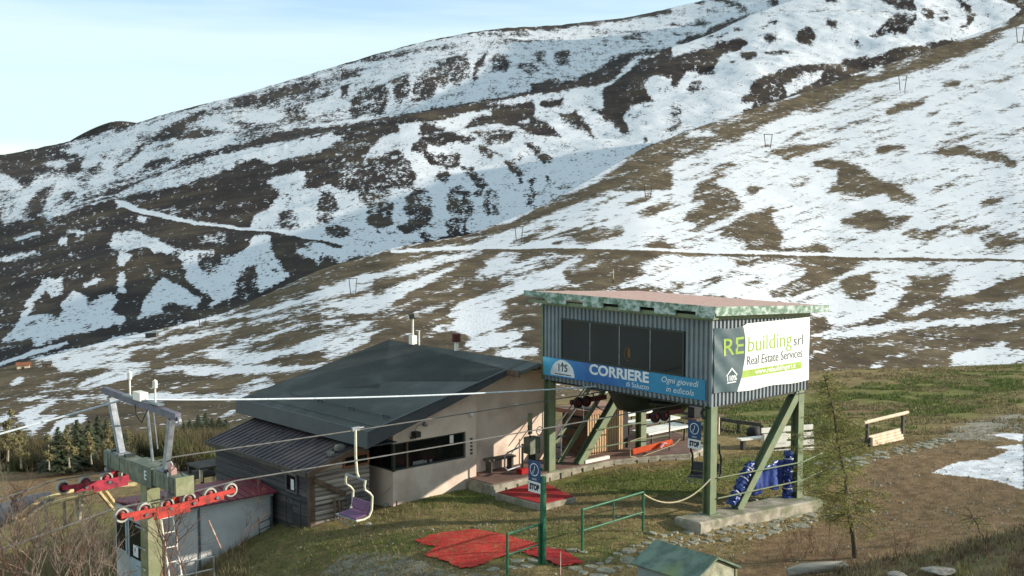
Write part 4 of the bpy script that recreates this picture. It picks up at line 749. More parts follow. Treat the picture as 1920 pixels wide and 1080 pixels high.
text('lettering', 'Ogni giovedì', .23, (-.046, 1.08, 3.48), XL, ZU, M_wprint, b1, 'CENTER', shear=.25, fit=1.3)
text('lettering', 'in edicola', .23, (-.046, 1.06, 3.23), XL, ZU, M_wprint, b1, 'CENTER', shear=.25, fit=.98)
m = MB(); cp = [(-.047, 5.62 + .52 * math.cos(a * math.pi / 16), 3.12 + .49 * math.sin(a * math.pi / 16)) for a in range(17)]; m.add(cp, [tuple(range(17))]); m.build('arch_emblem', M_wprint, b1)
text('lettering', '115', .30, (-.050, 5.62, 3.36), XL, ZU, M_dgrey, b1, 'CENTER', bold=.008)
m = MB(); m.add([(-.051, 5.62 + a, z) for a, z in ((.10, 3.40), (0, 3.56), (-.10, 3.40), (-.06, 3.40), (0, 3.50), (.06, 3.40))], [(0, 1, 4, 5), (1, 2, 3, 4)]); m.build('emblem_roof', M_dgrey, b1)
MB().box(-.0505, -.049, 5.25, 5.95, 3.155, 3.185).build('emblem_line', M_dgrey, b1)
b2 = local('advertising_banner', 'white banner reading RE building srl on the sunlit cabin side', 'banner', 0, 0, 0, 'banners on the lift cabin')
def sheet(x0, x1f, z0f, z1f, nx, nz, yf): 
    m = MB(); vs = []
    for j in range(nz + 1):
        t = j / nz; x1 = x1f(t)
        for i in range(nx + 1):
            u = i / nx; x = x0(t) + (x1 - x0(t)) * u; z = z0f(x) + (z1f(x) - z0f(x)) * t; vs.append((x, yf(x, z), z))
    return m.add(vs, [(j * (nx + 1) + i, j * (nx + 1) + i + 1, (j + 1) * (nx + 1) + i + 1, (j + 1) * (nx + 1) + i) for j in range(nz) for i in range(nx)])
zb = lambda x: 3.24 - .01 * x + .02 * math.sin(x * 3) + .05 * max(0, 1 - x); zt = lambda x: 5.06 - .09 * math.exp(-((x - .8) / .6) ** 2) if x < 1.4 else 5.06 - .02 * (x - 1.4) / 3
wr = lambda x, z: -.045 - .016 * math.exp(-x * 1.2) * math.sin(9 * (x * .9 + z * 1.1)) - .005 * math.sin(2.3 * x + 5 * z)
sheet(lambda t: .03, lambda t: 4.40, zb, zt, 60, 14, wr).build('sheet', M_banner, b2, True)
wr2 = lambda x, z: wr(x, z) - .007
sheet(lambda t: .03, lambda t: 1.04 + .34 * math.sin(t * 2.45) , zb, zt, 24, 14, wr2).build('slate_panel', M_teal, b2, True)
XR = (1, 0, 0); yy = -.075
text('lettering', 'RE', .66, (.36, yy, 4.46), XR, ZU, M_lime, b2, bold=.004, fit=.88)
text('lettering', 'building', .62, (1.46, yy, 4.46), XR, ZU, M_lime, b2, bold=-.002, fit=2.04); text('lettering', 'srl', .44, (3.6, yy, 4.40), XR, ZU, M_dgrey, b2, bold=-.002, fit=.46)
text('lettering', 'Real Estate Services', .36, (1.44, yy, 4.02), XR, ZU, M_dgrey, b2, fit=2.6)
sheet(lambda t: 1.18, lambda t: 4.02, lambda x: 3.58, lambda x: 3.78, 40, 2, lambda x, z: wr(x, z) - .004).build('green_strip', M_lime, b2); text('lettering', 'www.rebuildingsrl.it', .20, (3.72, yy, 3.69), XR, ZU, M_wprint, b2, 'RIGHT', bold=.003, fit=1.9)
m = MB(); m.cur = 0
m.add([(x, yy, z) for x, z in ((.52, 3.70), (.78, 3.92), (1.04, 3.70), (.98, 3.70), (.78, 3.86), (.58, 3.70))], [(0, 1, 4, 5), (1, 2, 3, 4)]); m.add([(.58, yy, 3.50), (.98, yy, 3.50), (.98, yy, 3.53), (.58, yy, 3.53)], [(0, 1, 2, 3)]); m.build('house_emblem', M_wprint, b2)
text('lettering', '110%', .20, (.78, yy, 3.62), XR, ZU, M_wprint, b2, 'CENTER', bold=.006, fit=.42)

for ch in b2.children:
    if ch.name.startswith(('lettering', 'house_emblem')):
        for v in ch.data.vertices: v.co.y = wr(v.co.x, v.co.z) - (.012 if v.co.x < 1.4 else .007)
# ------------------------------------------------------------------ lodge
lo = local('mountain_lodge', 'pinkish stucco lodge with big sloping dark grey roof and ribbon window', 'lodge')
RS = .242; rz = lambda X: 2.05 + RS * (X + 6.25)
def wallX(x0, x1, y0, y1, z0, zt0, zt1):
    return MB().add([(x0, y0, z0), (x1, y0, z0), (x1, y1, z0), (x0, y1, z0), (x0, y0, zt0), (x1, y0, zt1), (x1, y1, zt1), (x0, y1, zt0)], [(0, 3, 2, 1), (4, 5, 6, 7), (0, 1, 5, 4), (1, 2, 6, 5), (2, 3, 7, 6), (3, 0, 4, 7)])
rt = lambda X: rz(X) - .14
# sunlit wall with the window opening: below, above, right of the window
wzb, wzt = .70, 1.50
wallX(-5.12, -2.03, 7.3, 7.5, -.7, wzb, wzb).build('wall', M_tan, lo)
wallX(-5.12, -2.03, 7.3, 7.5, wzt, rt(-5.12), rt(-2.03)).build('wall', M_tan, lo)
wallX(-2.43, -2.03, 7.3, 7.5, wzb, wzt, wzt).build('wall', M_tan, lo)
wallX(-5.12, -5.0, 7.5, 8.6, -.7, wzb, wzb).build('wall', M_tan, lo); wallX(-5.12, -5.0, 7.5, 8.6, wzt, rt(-5.12), rt(-5.0)).build('wall', M_tan, lo)
wallX(-2.03, 1.3, 7.6, 7.8, -.5, rt(-2.03) , rt(-.35) - .3).build('wall', M_tan, lo); wallX(-2.2, -2.03, 7.5, 7.8, -.5, rt(-2.2), rt(-2.03)).build('wall', M_tan, lo)
wallX(-5.6, -5.3, 8.6, 14.0, -1.4, rt(-5.6), rt(-5.3)).build('wall', M_tan, lo); wallX(-5.6, 1.3, 13.8, 14.0, -1.4, rt(-5.6), rt(-.35) - .2).build('wall', M_tan, lo); wallX(1.1, 1.3, 7.8, 13.8, -.5, 2.6, 2.6).build('wall', M_tan, lo)
MB().box(-5.0, -2.1, 9.2, 9.25, -.6, 2.0).build('inner_wall', M_dwood, lo); MB().box(-4.9, -2.3, 8.2, 8.25, .2, 1.15).build('inner_counter', M_alu, lo); MB().box(-4.0, -3.6, 7.9, 8.0, .3, 1.4).build('inner_cupboard', M_white, lo)
wn = MB(); wn.box(-5.1, -2.43, 7.36, 7.44, wzb, wzb + .05); wn.box(-5.1, -2.43, 7.36, 7.44, wzt - .05, wzt); wn.box(-2.5, -2.43, 7.36, 7.44, wzb + .05, wzt - .05); wn.box(-5.14, -5.06, 7.27, 7.36, wzb, wzt); wn.box(-5.1, -5.04, 7.44, 8.55, wzb, wzb + .05); wn.box(-5.1, -5.04, 7.44, 8.55, wzt - .05, wzt); wn.box(-5.1, -5.04, 8.5, 8.56, wzb, wzt)
wo = wn.build('ribbon_window', M_frame, lo)
for a, b in ((-5.04, -4.55), (-4.53, -3.5), (-3.48, -2.52)): MB().box(a, b, 7.395, 7.405, wzb + .05, wzt - .05).build('pane', M_glass, wo)
MB().box(-5.075, -5.065, 7.46, 8.5, wzb + .05, wzt - .05).build('pane', M_glass, wo)
MB().box(-4.6, -4.55, 7.34, 7.42, wzb, wzt).build('mullion', M_timber, wo); MB().box(-2.98, -2.84, 7.388, 7.393, 1.2, 1.46).build('paper_notice', M_white, wo)
for x, w_, h in ((-4.35, .4, .1), (-3.98, .14, .08), (-3.75, .1, .07)): MB().box(x, x + w_, 7.380, 7.392, wzb + .06, wzb + .06 + h).build('sill_box', M_alu, wo)
for k in range(5): MB().box(-2.27, -2.19, 7.28, 7.302, .78 + k * .11, .84 + k * .11).build('wall_digit_plate', M_dgrey, lo)
m = MB(); m.lathe((-2.3, 7.22, 2.02), (0, 1, 0), [(0, -.07), (.05, -.06), (.07, 0), (.07, .09), (0, .09)], 12); m.build('dome_camera', M_white, lo, True)
m = MB(); m.lathe((-4.0, 7.24, 1.93), (0, 1, 0), [(0, -.05), (.06, -.04), (.07, .07), (0, .07)], 12); m.tube([(-4.05, 7.28, 1.95), (-4.3, 7.26, 1.9), (-4.38, 7.26, 1.75)], .008, 5); m.build('wall_bell', M_alu, lo, True)
m = MB(); m.box(-4.48, -4.3, 7.06, 7.28, 1.62, 1.78); m.box(-4.62, -4.42, 7.1, 7.16, 1.60, 1.66); m.build('floodlight', M_darkm, lo)
# roof
rq = lambda X, Y, d=0: (X, Y, rz(X) + d)
rfm = MB().slab([rq(-6.25, 6.9), rq(-1.15, 6.9), rq(-.35, 6.9), rq(-.35, 14.1), rq(-6.25, 14.1)], .10); rfm.slab([rq(-1.15, 6.3), rq(-.35, 6.3), rq(-.35, 6.898), rq(-1.15, 6.898)], .10)
lr = rfm.build('roof', M_roofg, lo)
MB().slab([(-.345, 6.6, rz(-.35)), (1.7, 6.7, rz(-.35) - .5), (1.7, 14.1, rz(-.35) - .5), (-.345, 14.1, rz(-.35))], .10).build('rear_roof', M_roofg, lo)
MB().add([(-6.33, 6.84, 1.62), (-6.33, 14.16, 1.62), (-6.26, 14.16, 1.62), (-6.26, 6.84, 1.62), (-6.30, 6.84, 2.085), (-6.30, 14.16, 2.085), (-6.255, 14.16, 2.085), (-6.255, 6.84, 2.085)], [(0, 3, 2, 1), (4, 5, 6, 7), (0, 1, 5, 4), (1, 2, 6, 5), (2, 3, 7, 6), (3, 0, 4, 7)]).build('eaves_fascia', M_fascia, lr)
MB().add([(-6.33, 6.835, 1.60), (-1.15, 6.835, rz(-1.15) - .16), (-1.15, 6.895, rz(-1.15) - .16), (-6.33, 6.895, 1.60), (-6.30, 6.835, 2.08), (-1.15, 6.835, rz(-1.15) + .03), (-1.15, 6.895, rz(-1.15) + .03), (-6.30, 6.895, 2.08)], [(0, 3, 2, 1), (4, 5, 6, 7), (0, 1, 5, 4), (1, 2, 6, 5), (2, 3, 7, 6), (3, 0, 4, 7)]).build('verge_fascia', M_fascia, lr)
MB().box(-1.24, -1.155, 6.28, 6.83, rz(-1.15) - .16, rz(-1.15) + .03).build('verge_fascia', M_timber, lr)
MB().box(-6.2, -5.2, 7.0, 14.0, 1.60, 1.63).build('soffit', M_fascia, lr)
MB().bar((-5.9, 6.95, rz(-5.9) + .03), (-5.9, 14.05, rz(-5.9) + .03), .02, .02).build('roof_seam', M_roofg, lr); 
for y in (7.2, 8.9, 10.6): MB().tube([(-5.35, y, rz(-5.35)), (-5.35, y, rz(-5.35) + .09), (-5.35, y + .22, rz(-5.35) + .09), (-5.35, y + .22, rz(-5.35))], .015, 6).build('snow_guard', M_fascia, lr)
MB().tube([(-5.33, 7.1, rz(-5.33) + .05), (-5.33, 12.5, rz(-5.33) + .05)], .014, 6).build('snow_guard_rail', M_fascia, lr)
# ridge fittings: lamp mast, aerial, flue
lm = local('roof_lamp_mast', 'thin mast with angled floodlight standing on the lodge ridge', 'lamp', -.4, 12.6, rz(-.4))
MB().tube([(0, 0, -.05), (0, 0, .95)], .035, 8).build('mast', M_white, lm); MB().bar((-.02, .05, .93), (-.02, -.25, 1.02), .2, .16).build('lamp_head', M_frame, lm); MB().box(-.1, .1, -.1, .1, 0, .3).build('junction_box', M_white, lm); MB().tube([(.0, -.35, 0), (0, -.35, .5)], .03, 6).build('short_aerial', M_white, lm)
fl = local('flue', 'short pale flue with dark red-brown cowl on the lodge ridge', 'chimney', -.35, 10.3, rz(-.35))
MB().tube([(0, 0, -.05), (0, 0, .32)], .07, 10).build('pipe', M_white, fl); m = MB(); m.lathe((0, 0, .42), (0, 0, 1), [(0, -.14), (.14, -.14), (.14, .12), (0, .14)], 12); m.build('cowl', mat('rusty_cowl', rgb(86, 40, 34)), fl)

# ------------------------------------------------------------------ log shed in front of the lodge
sh = local('log_shed', 'weathered plank and log shed with brown ribbed roof against the lodge', 'shed')
sx0, sx1, sy0, sy1 = -7.54, -5.62, 7.8, 13.2; sr = lambda X: 1.04 + .30 * (X + 7.75)
MB().box(sx0 + .06, sx1, sy0 + .06, sy1, -1.6, .9).build('core_wall', M_dwood, sh)
rnd = random.Random(5)
k = 0; z = -.75
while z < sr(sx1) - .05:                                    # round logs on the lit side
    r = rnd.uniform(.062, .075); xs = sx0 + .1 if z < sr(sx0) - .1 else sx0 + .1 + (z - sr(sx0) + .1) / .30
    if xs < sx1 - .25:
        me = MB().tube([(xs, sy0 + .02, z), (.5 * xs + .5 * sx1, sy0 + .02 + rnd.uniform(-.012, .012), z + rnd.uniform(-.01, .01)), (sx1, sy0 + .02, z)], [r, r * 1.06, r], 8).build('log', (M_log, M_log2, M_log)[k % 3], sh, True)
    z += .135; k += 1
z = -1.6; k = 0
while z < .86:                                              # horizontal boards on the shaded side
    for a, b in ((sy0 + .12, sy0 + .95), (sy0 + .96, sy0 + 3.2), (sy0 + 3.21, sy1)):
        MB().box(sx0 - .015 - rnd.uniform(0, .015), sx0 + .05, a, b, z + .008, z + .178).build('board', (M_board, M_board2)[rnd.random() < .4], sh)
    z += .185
MB().box(sx0 - .05, sx0 + .1, sy0 - .06, sy0 + .10, -.8, .98).build('corner_post', M_timber, sh)
MB().bar((sx0 + .05, sy0 - .12, .78), (sx0 + 1.05, sy0 - .12, .22), .05, .13).build('diagonal_board', M_timber, sh)
srf = MB().slab([(-7.78, 7.62, sr(-7.78)), (-5.7, 7.62, sr(-5.7)), (-5.7, 13.35, sr(-5.7)), (-7.78, 13.35, sr(-7.78))], .03).build('roof', M_brown, sh)
for i in range(24): y = 7.7 + i * .242; MB().bar((-7.77, y, sr(-7.77) + .012), (-5.75, y, sr(-5.75) + .012), .05, .03).build('roof_rib', M_brown, srf)
for i in range(16): x = rnd.uniform(-7.5, -6.4); y = rnd.uniform(8.2, 13); MB().box(x, x + .05, y, y + .05, sr(x) + .03, sr(x) + .05).build('roof_screw', M_alu, srf)
MB().box(-7.84, -7.785, 7.6, 13.36, sr(-7.78) - .12, sr(-7.78) + .0).build('eaves_board', M_dwood, srf)
MB().add([(-7.78, 7.56, sr(-7.78) - .14), (-5.7, 7.56, sr(-5.7) - .14), (-5.7, 7.61, sr(-5.7) - .14), (-7.78, 7.61, sr(-7.78) - .14), (-7.78, 7.56, sr(-7.78) + .01), (-5.7, 7.56, sr(-5.7) + .01), (-5.7, 7.61, sr(-5.7) + .01), (-7.78, 7.61, sr(-7.78) + .01)], [(0, 3, 2, 1), (4, 5, 6, 7), (0, 1, 5, 4), (1, 2, 6, 5), (2, 3, 7, 6), (3, 0, 4, 7)]).build('verge_board', M_timber, srf)
for x, y, s in ((-6.95, 7.75, .16), (-6.65, 7.75, .2)):
    m = MB(); m.box(x, x + s * 1.3, y, y + s * 1.4, sr(x) + .02, sr(x) + .02 + s); m.build('roof_stone', M_rock, srf, bevel=.05)
for x0, x1, z0, z1 in ((-6.52, -5.66, .98, 1.24),):
    o = MB().box(x0, x1, sy0 - .09, sy0 - .03, z0 - .04, z1 + .06).build('window_frame', M_orangew, sh); MB().box(x0 + .06, -6.12, sy0 - .1, sy0 - .092, z0 + .02, z1).build('pane', M_glass, o); MB().box(-6.05, x1 - .06, sy0 - .1, sy0 - .092, z0 + .02, z1).build('pane', M_glass, o)
o = MB().box(sx0 - .09, sx0 - .035, 8.38, 8.98, .26, .80).build('window_frame', M_board2, sh); MB().box(sx0 - .1, sx0 - .092, 8.46, 8.9, .33, .74).build('pane', M_glass, o); MB().box(sx0 - .106, sx0 - .101, 8.5, 8.66, .36, .66).build('paper', M_wprint, o); MB().box(sx0 - .17, sx0 - .092, 8.3, 9.05, .82, .87).build('window_hood', M_alu, o)
for i, (x, t) in enumerate(((-6.9, .05), (-6.72, .02), (-6.6, -.02))): MB().bar((x, sy0 - .25, -.55), (x + t, sy0 - .1, .18 - .08 * i), .07, .03).build('leaning_slat', M_timber, sh)
for i in range(6): MB().box(-6.5 + .0, -5.66, sy0 - .22 + .004 * i, sy0 - .185 + .004 * i, -.5 + i * .12, -.42 + i * .12).build('stacked_plank', M_board2, sh)

# ------------------------------------------------------------------ white container with maroon roof
ct = local('site_container', 'grey-white site container with maroon sheet roof beside the lift tower', 'container', -11.5, 9.5, -2.1)
MB().box(0, 3.75, 0, 2.0, -.3, 2.22).build('shell', M_cont, ct, bevel=.02)
for x in (.0, 1.45, 3.68): MB().box(x, x + .06, -.03, -.002, 0, 2.2).build('wall_rib', M_alu, ct)
MB().box(0, 3.76, -.03, -.002, 2.14, 2.23).build('top_rail', M_cont, ct)
cr_ = MB().slab([(-.12, -.14, 2.27), (3.85, -.14, 2.27), (3.85, 1.0, 2.42), (-.12, 1.0, 2.42)], .03); cr_.slab([(-.12, 1.0, 2.42), (3.85, 1.0, 2.42), (3.85, 2.14, 2.27), (-.12, 2.14, 2.27)], .03); cr_ = cr_.build('roof', M_redroof, ct)
for i in range(17): MB().bar((-.05 + i * .24, -.13, 2.28), (-.05 + i * .24, .98, 2.43), .03, .025).build('roof_rib', M_redroof, cr_)
d = MB().box(-.04, -.002, .15, 1.1, 0, 2.05).build('door', M_contd, ct); MB().box(-.05, -.041, .25, .98, .95, 1.95).build('door_glass', M_glass, d); MB().box(-.056, -.051, .45, .75, 1.02, 1.32).build('notice', M_wprint, d); text('lettering', 'P', .2, (-.058, .68, 1.17), XL, ZU, M_ink, d)
m = MB(); m.box(-.062, -.04, .19, .25, .9, 2.0); m.box(-.062, -.04, .98, 1.04, .9, 2.0); m.box(-.062, -.04, .25, .98, 1.95, 2.0); m.build('door_glazing_bar', M_contd, d); MB().box(-.09, -.04, .17, .21, .9, 1.02).build('handle', M_darkm, d)
sw = MB().box(-.04, -.002, 1.2, 1.9, .95, 1.98).build('side_window', M_contd, ct); MB().box(-.05, -.041, 1.28, 1.82, 1.02, 1.92).build('pane', M_glass, sw)
# ladder, rack and pole by the container
ld = local('white_ladder', 'white painted ladder leaning up against the container side', 'ladder', -11.2, 9.1, -2.2)
for x in (0, .34): MB().tube([(x, -.5, -.2), (x, .22, 2.4)], .022, 6).build('rail', M_white, ld)
for k in range(7): t = (k + .6) / 7; MB().tube([(-.03, -.5 + .72 * t, -.2 + 2.6 * t), (.37, -.5 + .72 * t, -.2 + 2.6 * t)], .016, 6).build('rung', M_white, ld)
rk = thing('pipe_rack', 'low pale tube rack standing below the red sheave train', 'rack', at_Y(368, 1110, 26.5), TH)
for x in (-.45, .0, .45): MB().tube([(x, 0, -.9), (x, 0, .75)], .022, 6).build('upright', M_alu, rk)
for z in (.2, .45, .74): MB().tube([(-.45, 0, z), (.45, 0, z)], .018, 6).build('crossbar', M_alu, rk)
pl = thing('red_white_pole', 'thin rusty pole leaning beside the container', 'pole'); p0 = at_Y(414, 1028, 29.5); MB().tube([p0, at_Y(391, 976, 29.8)], .03, 6).build('shaft', mat('rust_pole', rgb(140, 72, 52), rgb(190, 176, 160), 9, .8), pl)
gf = local('mesh_gate', 'thin dark steel gate frame between container and log shed', 'gate', -7.7, 8.6, -.75)
for a, b in (((-.02, -.55, 0), (-.02, -.55, .95)), ((-.02, .2, 0), (-.02, .2, .95)), ((-.02, -.55, .95), (-.02, .2, .95)), ((-.02, -.55, .08), (-.02, .2, .08)), ((-.02, -.55, .08), (-.02, .2, .95))): MB().tube([a, b], .014, 5).build('gate_tube', M_frame, gf)
gl = local('leaning_grid', 'small black wire grid leaning on the container end', 'grid', -8.3, 9.38, -1.2)
for k in range(4): MB().tube([(0.0, -.12 + .0, .2 * k), (.4, -.02, .2 * k + .05)], .012, 5).build('wire', M_black, gl)
for x in (0, .4): MB().tube([(x, -.12 + x * .25, -.1), (x, -.06 + x * .2, .75)], .012, 5).build('wire', M_black, gl)
for i, (px, py, w_) in enumerate(((388, 872, .9), (374, 890, .8))):
    wp = thing('stacked_bench', ('dark picnic bench stacked upside down left of the shed, upper one', 'dark picnic bench stacked left of the shed, lower one with lit end')[i], 'bench', at_Y(px, py, 38.5), TH, 'benches behind the shed')
    MB().box(-.5, .5, -.5, .5, .0, .06).build('top', M_dwood, wp); 
    for x in (-.42, .3):
        for y in (-.4, .4): MB().bar((x, y, 0), (x, y, -.42), .09, .09).build('leg', M_lumber if y < 0 else M_dwood, wp)  # near legs of the dark bench coloured pale to paint in its sunlit end

# ------------------------------------------------------------------ lift tower
TX, TY = -14.3, 3.1
TZ = ground(*W(TX, TY)[:2]) - .2
tw = local('lift_tower', 'green steel lift tower with grey gantry and two red sheave trains', 'lift tower', TX, TY, 0)
m = MB(); m.add([(-.2, -.22, TZ), (.2, -.22, TZ), (.2, .22, TZ), (-.2, .22, TZ), (-.14, -.15, 2.75), (.14, -.15, 2.75), (.14, .15, 2.75), (-.14, .15, 2.75)], [(0, 3, 2, 1), (4, 5, 6, 7), (0, 1, 5, 4), (1, 2, 6, 5), (2, 3, 7, 6), (3, 0, 4, 7)]); M_tower = mat('olive_tower_paint', rgb(134, 138, 102), rgb(114, 118, 88), 4, .65, c3=rgb(148, 146, 118), s3=3); M_towerd = mat('dull_green_arm_paint', rgb(104, 112, 96), rgb(82, 90, 78), 5, .65, c3=rgb(124, 124, 106), s3=4); m.build('pole', M_tower, tw, bevel=.01)
arm = MB().box(-.17, .17, -1.55, 1.9, 2.72, 3.04).build('crossarm', M_towerd, tw, bevel=.01); MB().box(-.2, .2, -.5, .55, 2.66, 3.07).build('arm_sleeve', M_towerd, arm); text('lettering', 'E', .26, (-.205, -.18, 2.88), XL, ZU, M_wprint, arm, bold=.004)
for y in (-.95, .95, 1.6): MB().box(-.1, .1, y - .06, y + .06, 3.04, 3.10).build('bolt_plate', M_darkm, arm)
MB().box(-.1, .02, -1.2, -1.08, 3.04, 3.2).build('junction_box', mat('pinkish_box', rgb(176, 140, 130)), arm)
up1 = MB().bar((0, 1.35, 3.04), (0, 1.85, 4.22), .13, .13).build('gantry_leg', M_galv, tw); up2 = MB().bar((0, -.75, 3.04), (0, -1.05, 4.12), .11, .13).build('gantry_leg', M_galv, tw)
for a, b in (((0, 1.35, 3.04), 1), ((0, -.75, 3.04), 1)): MB().box(-.13, .13, a[1] - .16, a[1] + .16, 3.04, 3.07).build('foot_plate', M_galv, tw)
tb = MB().bar((0, 2.15, 4.31), (0, -1.35, 4.21), .12, .14).build('gantry_beam', mat('dull_violet_steel', rgb(110, 106, 118), rgb(86, 84, 94), 5, .6), tw)
MB().box(-.1, .08, .15, .5, 4.33, 4.5).build('beam_box', M_white, tb); m = MB(); m.lathe((0, -1.34, 4.12), (1, 0, 0), [(.05, -.03), (.1, -.03), (.1, .03), (.05, .03), (.05, -.03)], 14); m.build('end_pulley', M_galv, tb)
for y, h in ((.85, .42), (-.35, .38)): MB().box(-.08, .06, y - .28, y + .2, 4.335, 4.37).build('instrument_plate', M_alu, tb); MB().tube([(0, y, 4.36), (0, y, 4.36 + h)], .018, 6).build('instrument_mast', M_white, tb); m = MB(); m.lathe((0, y, 4.36 + h), (0, 0, 1), [(0, -.1), (.045, -.08), (.05, .06), (0, .1)], 10); m.build('instrument_head', M_white, tb, True)
MB().tube([(0, .05, 4.2), (.05, -.05, 3.1)], .03, 6).build('cable_pipe', M_galv, tw); MB().tube([(0, -.25, 4.18), (.05, -.3, 3.4)], .015, 5).build('cable_pipe', M_galv, tw)
m = MB(); m.tube([(-.05, .5, 4.25), (-.1, .35, 4.02), (-.1, .1, 3.9), (-.05, -.1, 4.2)], .012, 5); m.build('loose_cable', M_black, tw)
for y in (-1.4, -1.0, -.62, .68, 1.1, 1.55): MB().box(-.18, -.171, y - .03, y + .03, 2.76, 3.0).build('stiffener', M_towerd, arm)
for y in (-1.25, 1.65): MB().box(-.24, .24, y - .05, y + .05, 2.64, 2.72).build('clamp_plate', M_galv, arm); MB().tube([(-.2, y, 2.5), (-.2, y, 3.12)], .014, 6).build('clamp_bolt', M_galv, arm)
MB().tube([(.0, -1.5, 3.06), (.0, -1.0, 3.3), (0, -.5, 3.1)], .012, 5).build('cable_loop', M_black, arm); MB().box(-.19, .19, -1.58, -1.552, 2.7, 3.06).build('end_plate', M_tower, arm)
def train(yc, mr, lab):
    t = MB().bar((-.95, yc - .08, 2.38), (.95, yc - .08, 2.47), .04, .14).build('sheave_beam', mr, tw); t['label'] = lab
    MB().bar((-.55, yc - .11, 2.33), (.2, yc - .11, 2.37), .03, .15).build('rocker_arm', mr, t); MB().bar((-1.2, yc - .10, 2.45), (-.35, yc - .10, 2.45), .03, .09).build('rocker_arm', mr, t); MB().bar((.4, yc - .10, 2.5), (1.2, yc - .10, 2.55), .03, .09).build('rocker_arm', mr, t)
    for k in range(6):
        x = -1.15 + .46 * k; mm = MB(); sheave(mm, (x, yc, 2.50 + .045 * x), (0, 1, 0), .145, .08, 1, 0, 2); mm.build('sheave_wheel', [M_tyre, M_dred, mr], t, True)
    MB().bar((0, yc + .12, 2.45), (0, yc + .12, 2.76), .14, .08).build('hanger_bracket', mr, t)
    for x in (-.7, -.2, .3, .8): m = MB(); m.lathe((x, yc - .0, 2.43 + .05 * x), (0, 1, 0), [(0, -.13), (.035, -.13), (.035, .1), (0, .1)], 8); m.build('pivot_pin', M_alu, t)
train(1.85 - TY, M_redm, 'bright red near sheave train'); train(4.75 - TY, M_redd, 'crimson far sheave train')
for k in range(9): MB().tube([(-.24, -.2, -1.6 + k * .42), (-.24, .2, -1.6 + k * .42)], .014, 5).build('climbing_rung', M_galv, tw)

# ------------------------------------------------------------------ ropes
def rope(name, label, pts, r, m, sag=0, cat='rope', group=None, n=14):
    P_ = []
    for a, b in zip(pts[:-1], pts[1:]):
        a = Vector(a); b = Vector(b)
        for k in range(n): t = k / n; P_.append(a.lerp(b, t) - Vector((0, 0, sag * 4 * t * (1 - t))))
    P_.append(Vector(pts[-1])); o = MB().tube(P_, r, 6).build(name, m, None, True); return tag(o, label, cat, group)
rope('haul_rope', 'near grey haul rope from the bright red sheave train to the station', [W(-45, 1.85, -2.6), W(-15.6, 1.85, 2.60), W(-13.0, 1.85, 2.72), W(2.1, 1.83, 2.66)], .016, M_rope, .03, group='haul ropes')
rope('haul_rope', 'far grey haul rope carrying the purple-seated chair', [W(-45, 4.75, -2.6), W(-15.6, 4.75, 2.62), W(-13.0, 4.75, 2.72), W(2.1, 4.77, 2.66)], .016, M_rope, .03, group='haul ropes')
rope('signal_cable', 'pale thick signal cable running from the gantry top to the cabin', [W(-60, 2.6, -2.0), W(TX, 4.3, 4.22), W(TX, 3.2, 4.36), W(-.05, 4.2, 2.98)], .021, M_cable, .10, 'cable')

# ------------------------------------------------------------------ chairs
def chair(label, X, Y, z, m_arm, m_seat, yaw=0):
    c = thing('lift_chair', label, 'lift chair', W(X, Y, z), TH + yaw, 'chairs of the lift'); s = MB(); s.box(-.1, .12, -.03, .03, -.04, .06); s.tube([(.1, 0, .02), (.25, 0, .02)], .025, 8); s.build('grip', M_galv, c)
    h = MB().tube([(0, 0, 0), (-.02, -.03, -.25), (.0, 0, -.7), (.02, -.02, -1.1), (.0, -.12, -1.2)], .034, 8).build('hanger', m_arm, c, True)
    MB().tube([(0, .42, -1.22), (0, -.42, -1.24)], .03, 8).build('yoke', M_galv, c, True)
    for y in (.42, -.42):
        a = MB().tube([(0, y, -1.22), (-.03, y, -1.34), (-.02, y, -1.46), (.12, y, -1.56), (.2, y, -1.66), (.18, y, -2.0), (.1, y, -2.15), (-.05, y, -2.2), (-.3, y, -2.2)], .03, 8).build('side_arm', m_arm, c, True)
    MB().tube([(-.3, .46, -2.2), (-.3, -.46, -2.2)], .02, 6).build('seat_front_bar', M_galv, c); MB().tube([(-.12, .62, -2.26), (-.34, .3, -2.3), (-.34, -.42, -2.3)], .012, 5).build('foot_rest', M_galv, c)
    MB().add([(-.28, -.38, -2.19), (-.28, .38, -2.19), (.14, .38, -2.12), (.14, -.38, -2.12), (-.28, -.38, -2.15), (-.28, .38, -2.15), (.14, .38, -2.08), (.14, -.38, -2.08)], [(0, 3, 2, 1), (4, 5, 6, 7), (0, 1, 5, 4), (1, 2, 6, 5), (2, 3, 7, 6), (3, 0, 4, 7)]).build('seat', m_seat, c, bevel=.012)
    MB().add([(.10, -.38, -2.06), (.10, .38, -2.06), (.14, .38, -2.06), (.14, -.38, -2.06), (.16, -.38, -1.82), (.16, .38, -1.82), (.2, .38, -1.82), (.2, -.38, -1.82)], [(0, 3, 2, 1), (4, 5, 6, 7), (0, 1, 5, 4), (1, 2, 6, 5), (2, 3, 7, 6), (3, 0, 4, 7)]).build('backrest', m_seat, c, bevel=.012)
    return c
chair('two-seat lift chair with cream frame and purple seat hanging before the log shed', -8.12, 4.75, 2.70, M_cream, M_purple)
chair('dark-framed lift chair with charcoal seat hanging behind the near green post', 1.95, 1.75, 2.62, M_darkm, M_seatd, R(25))

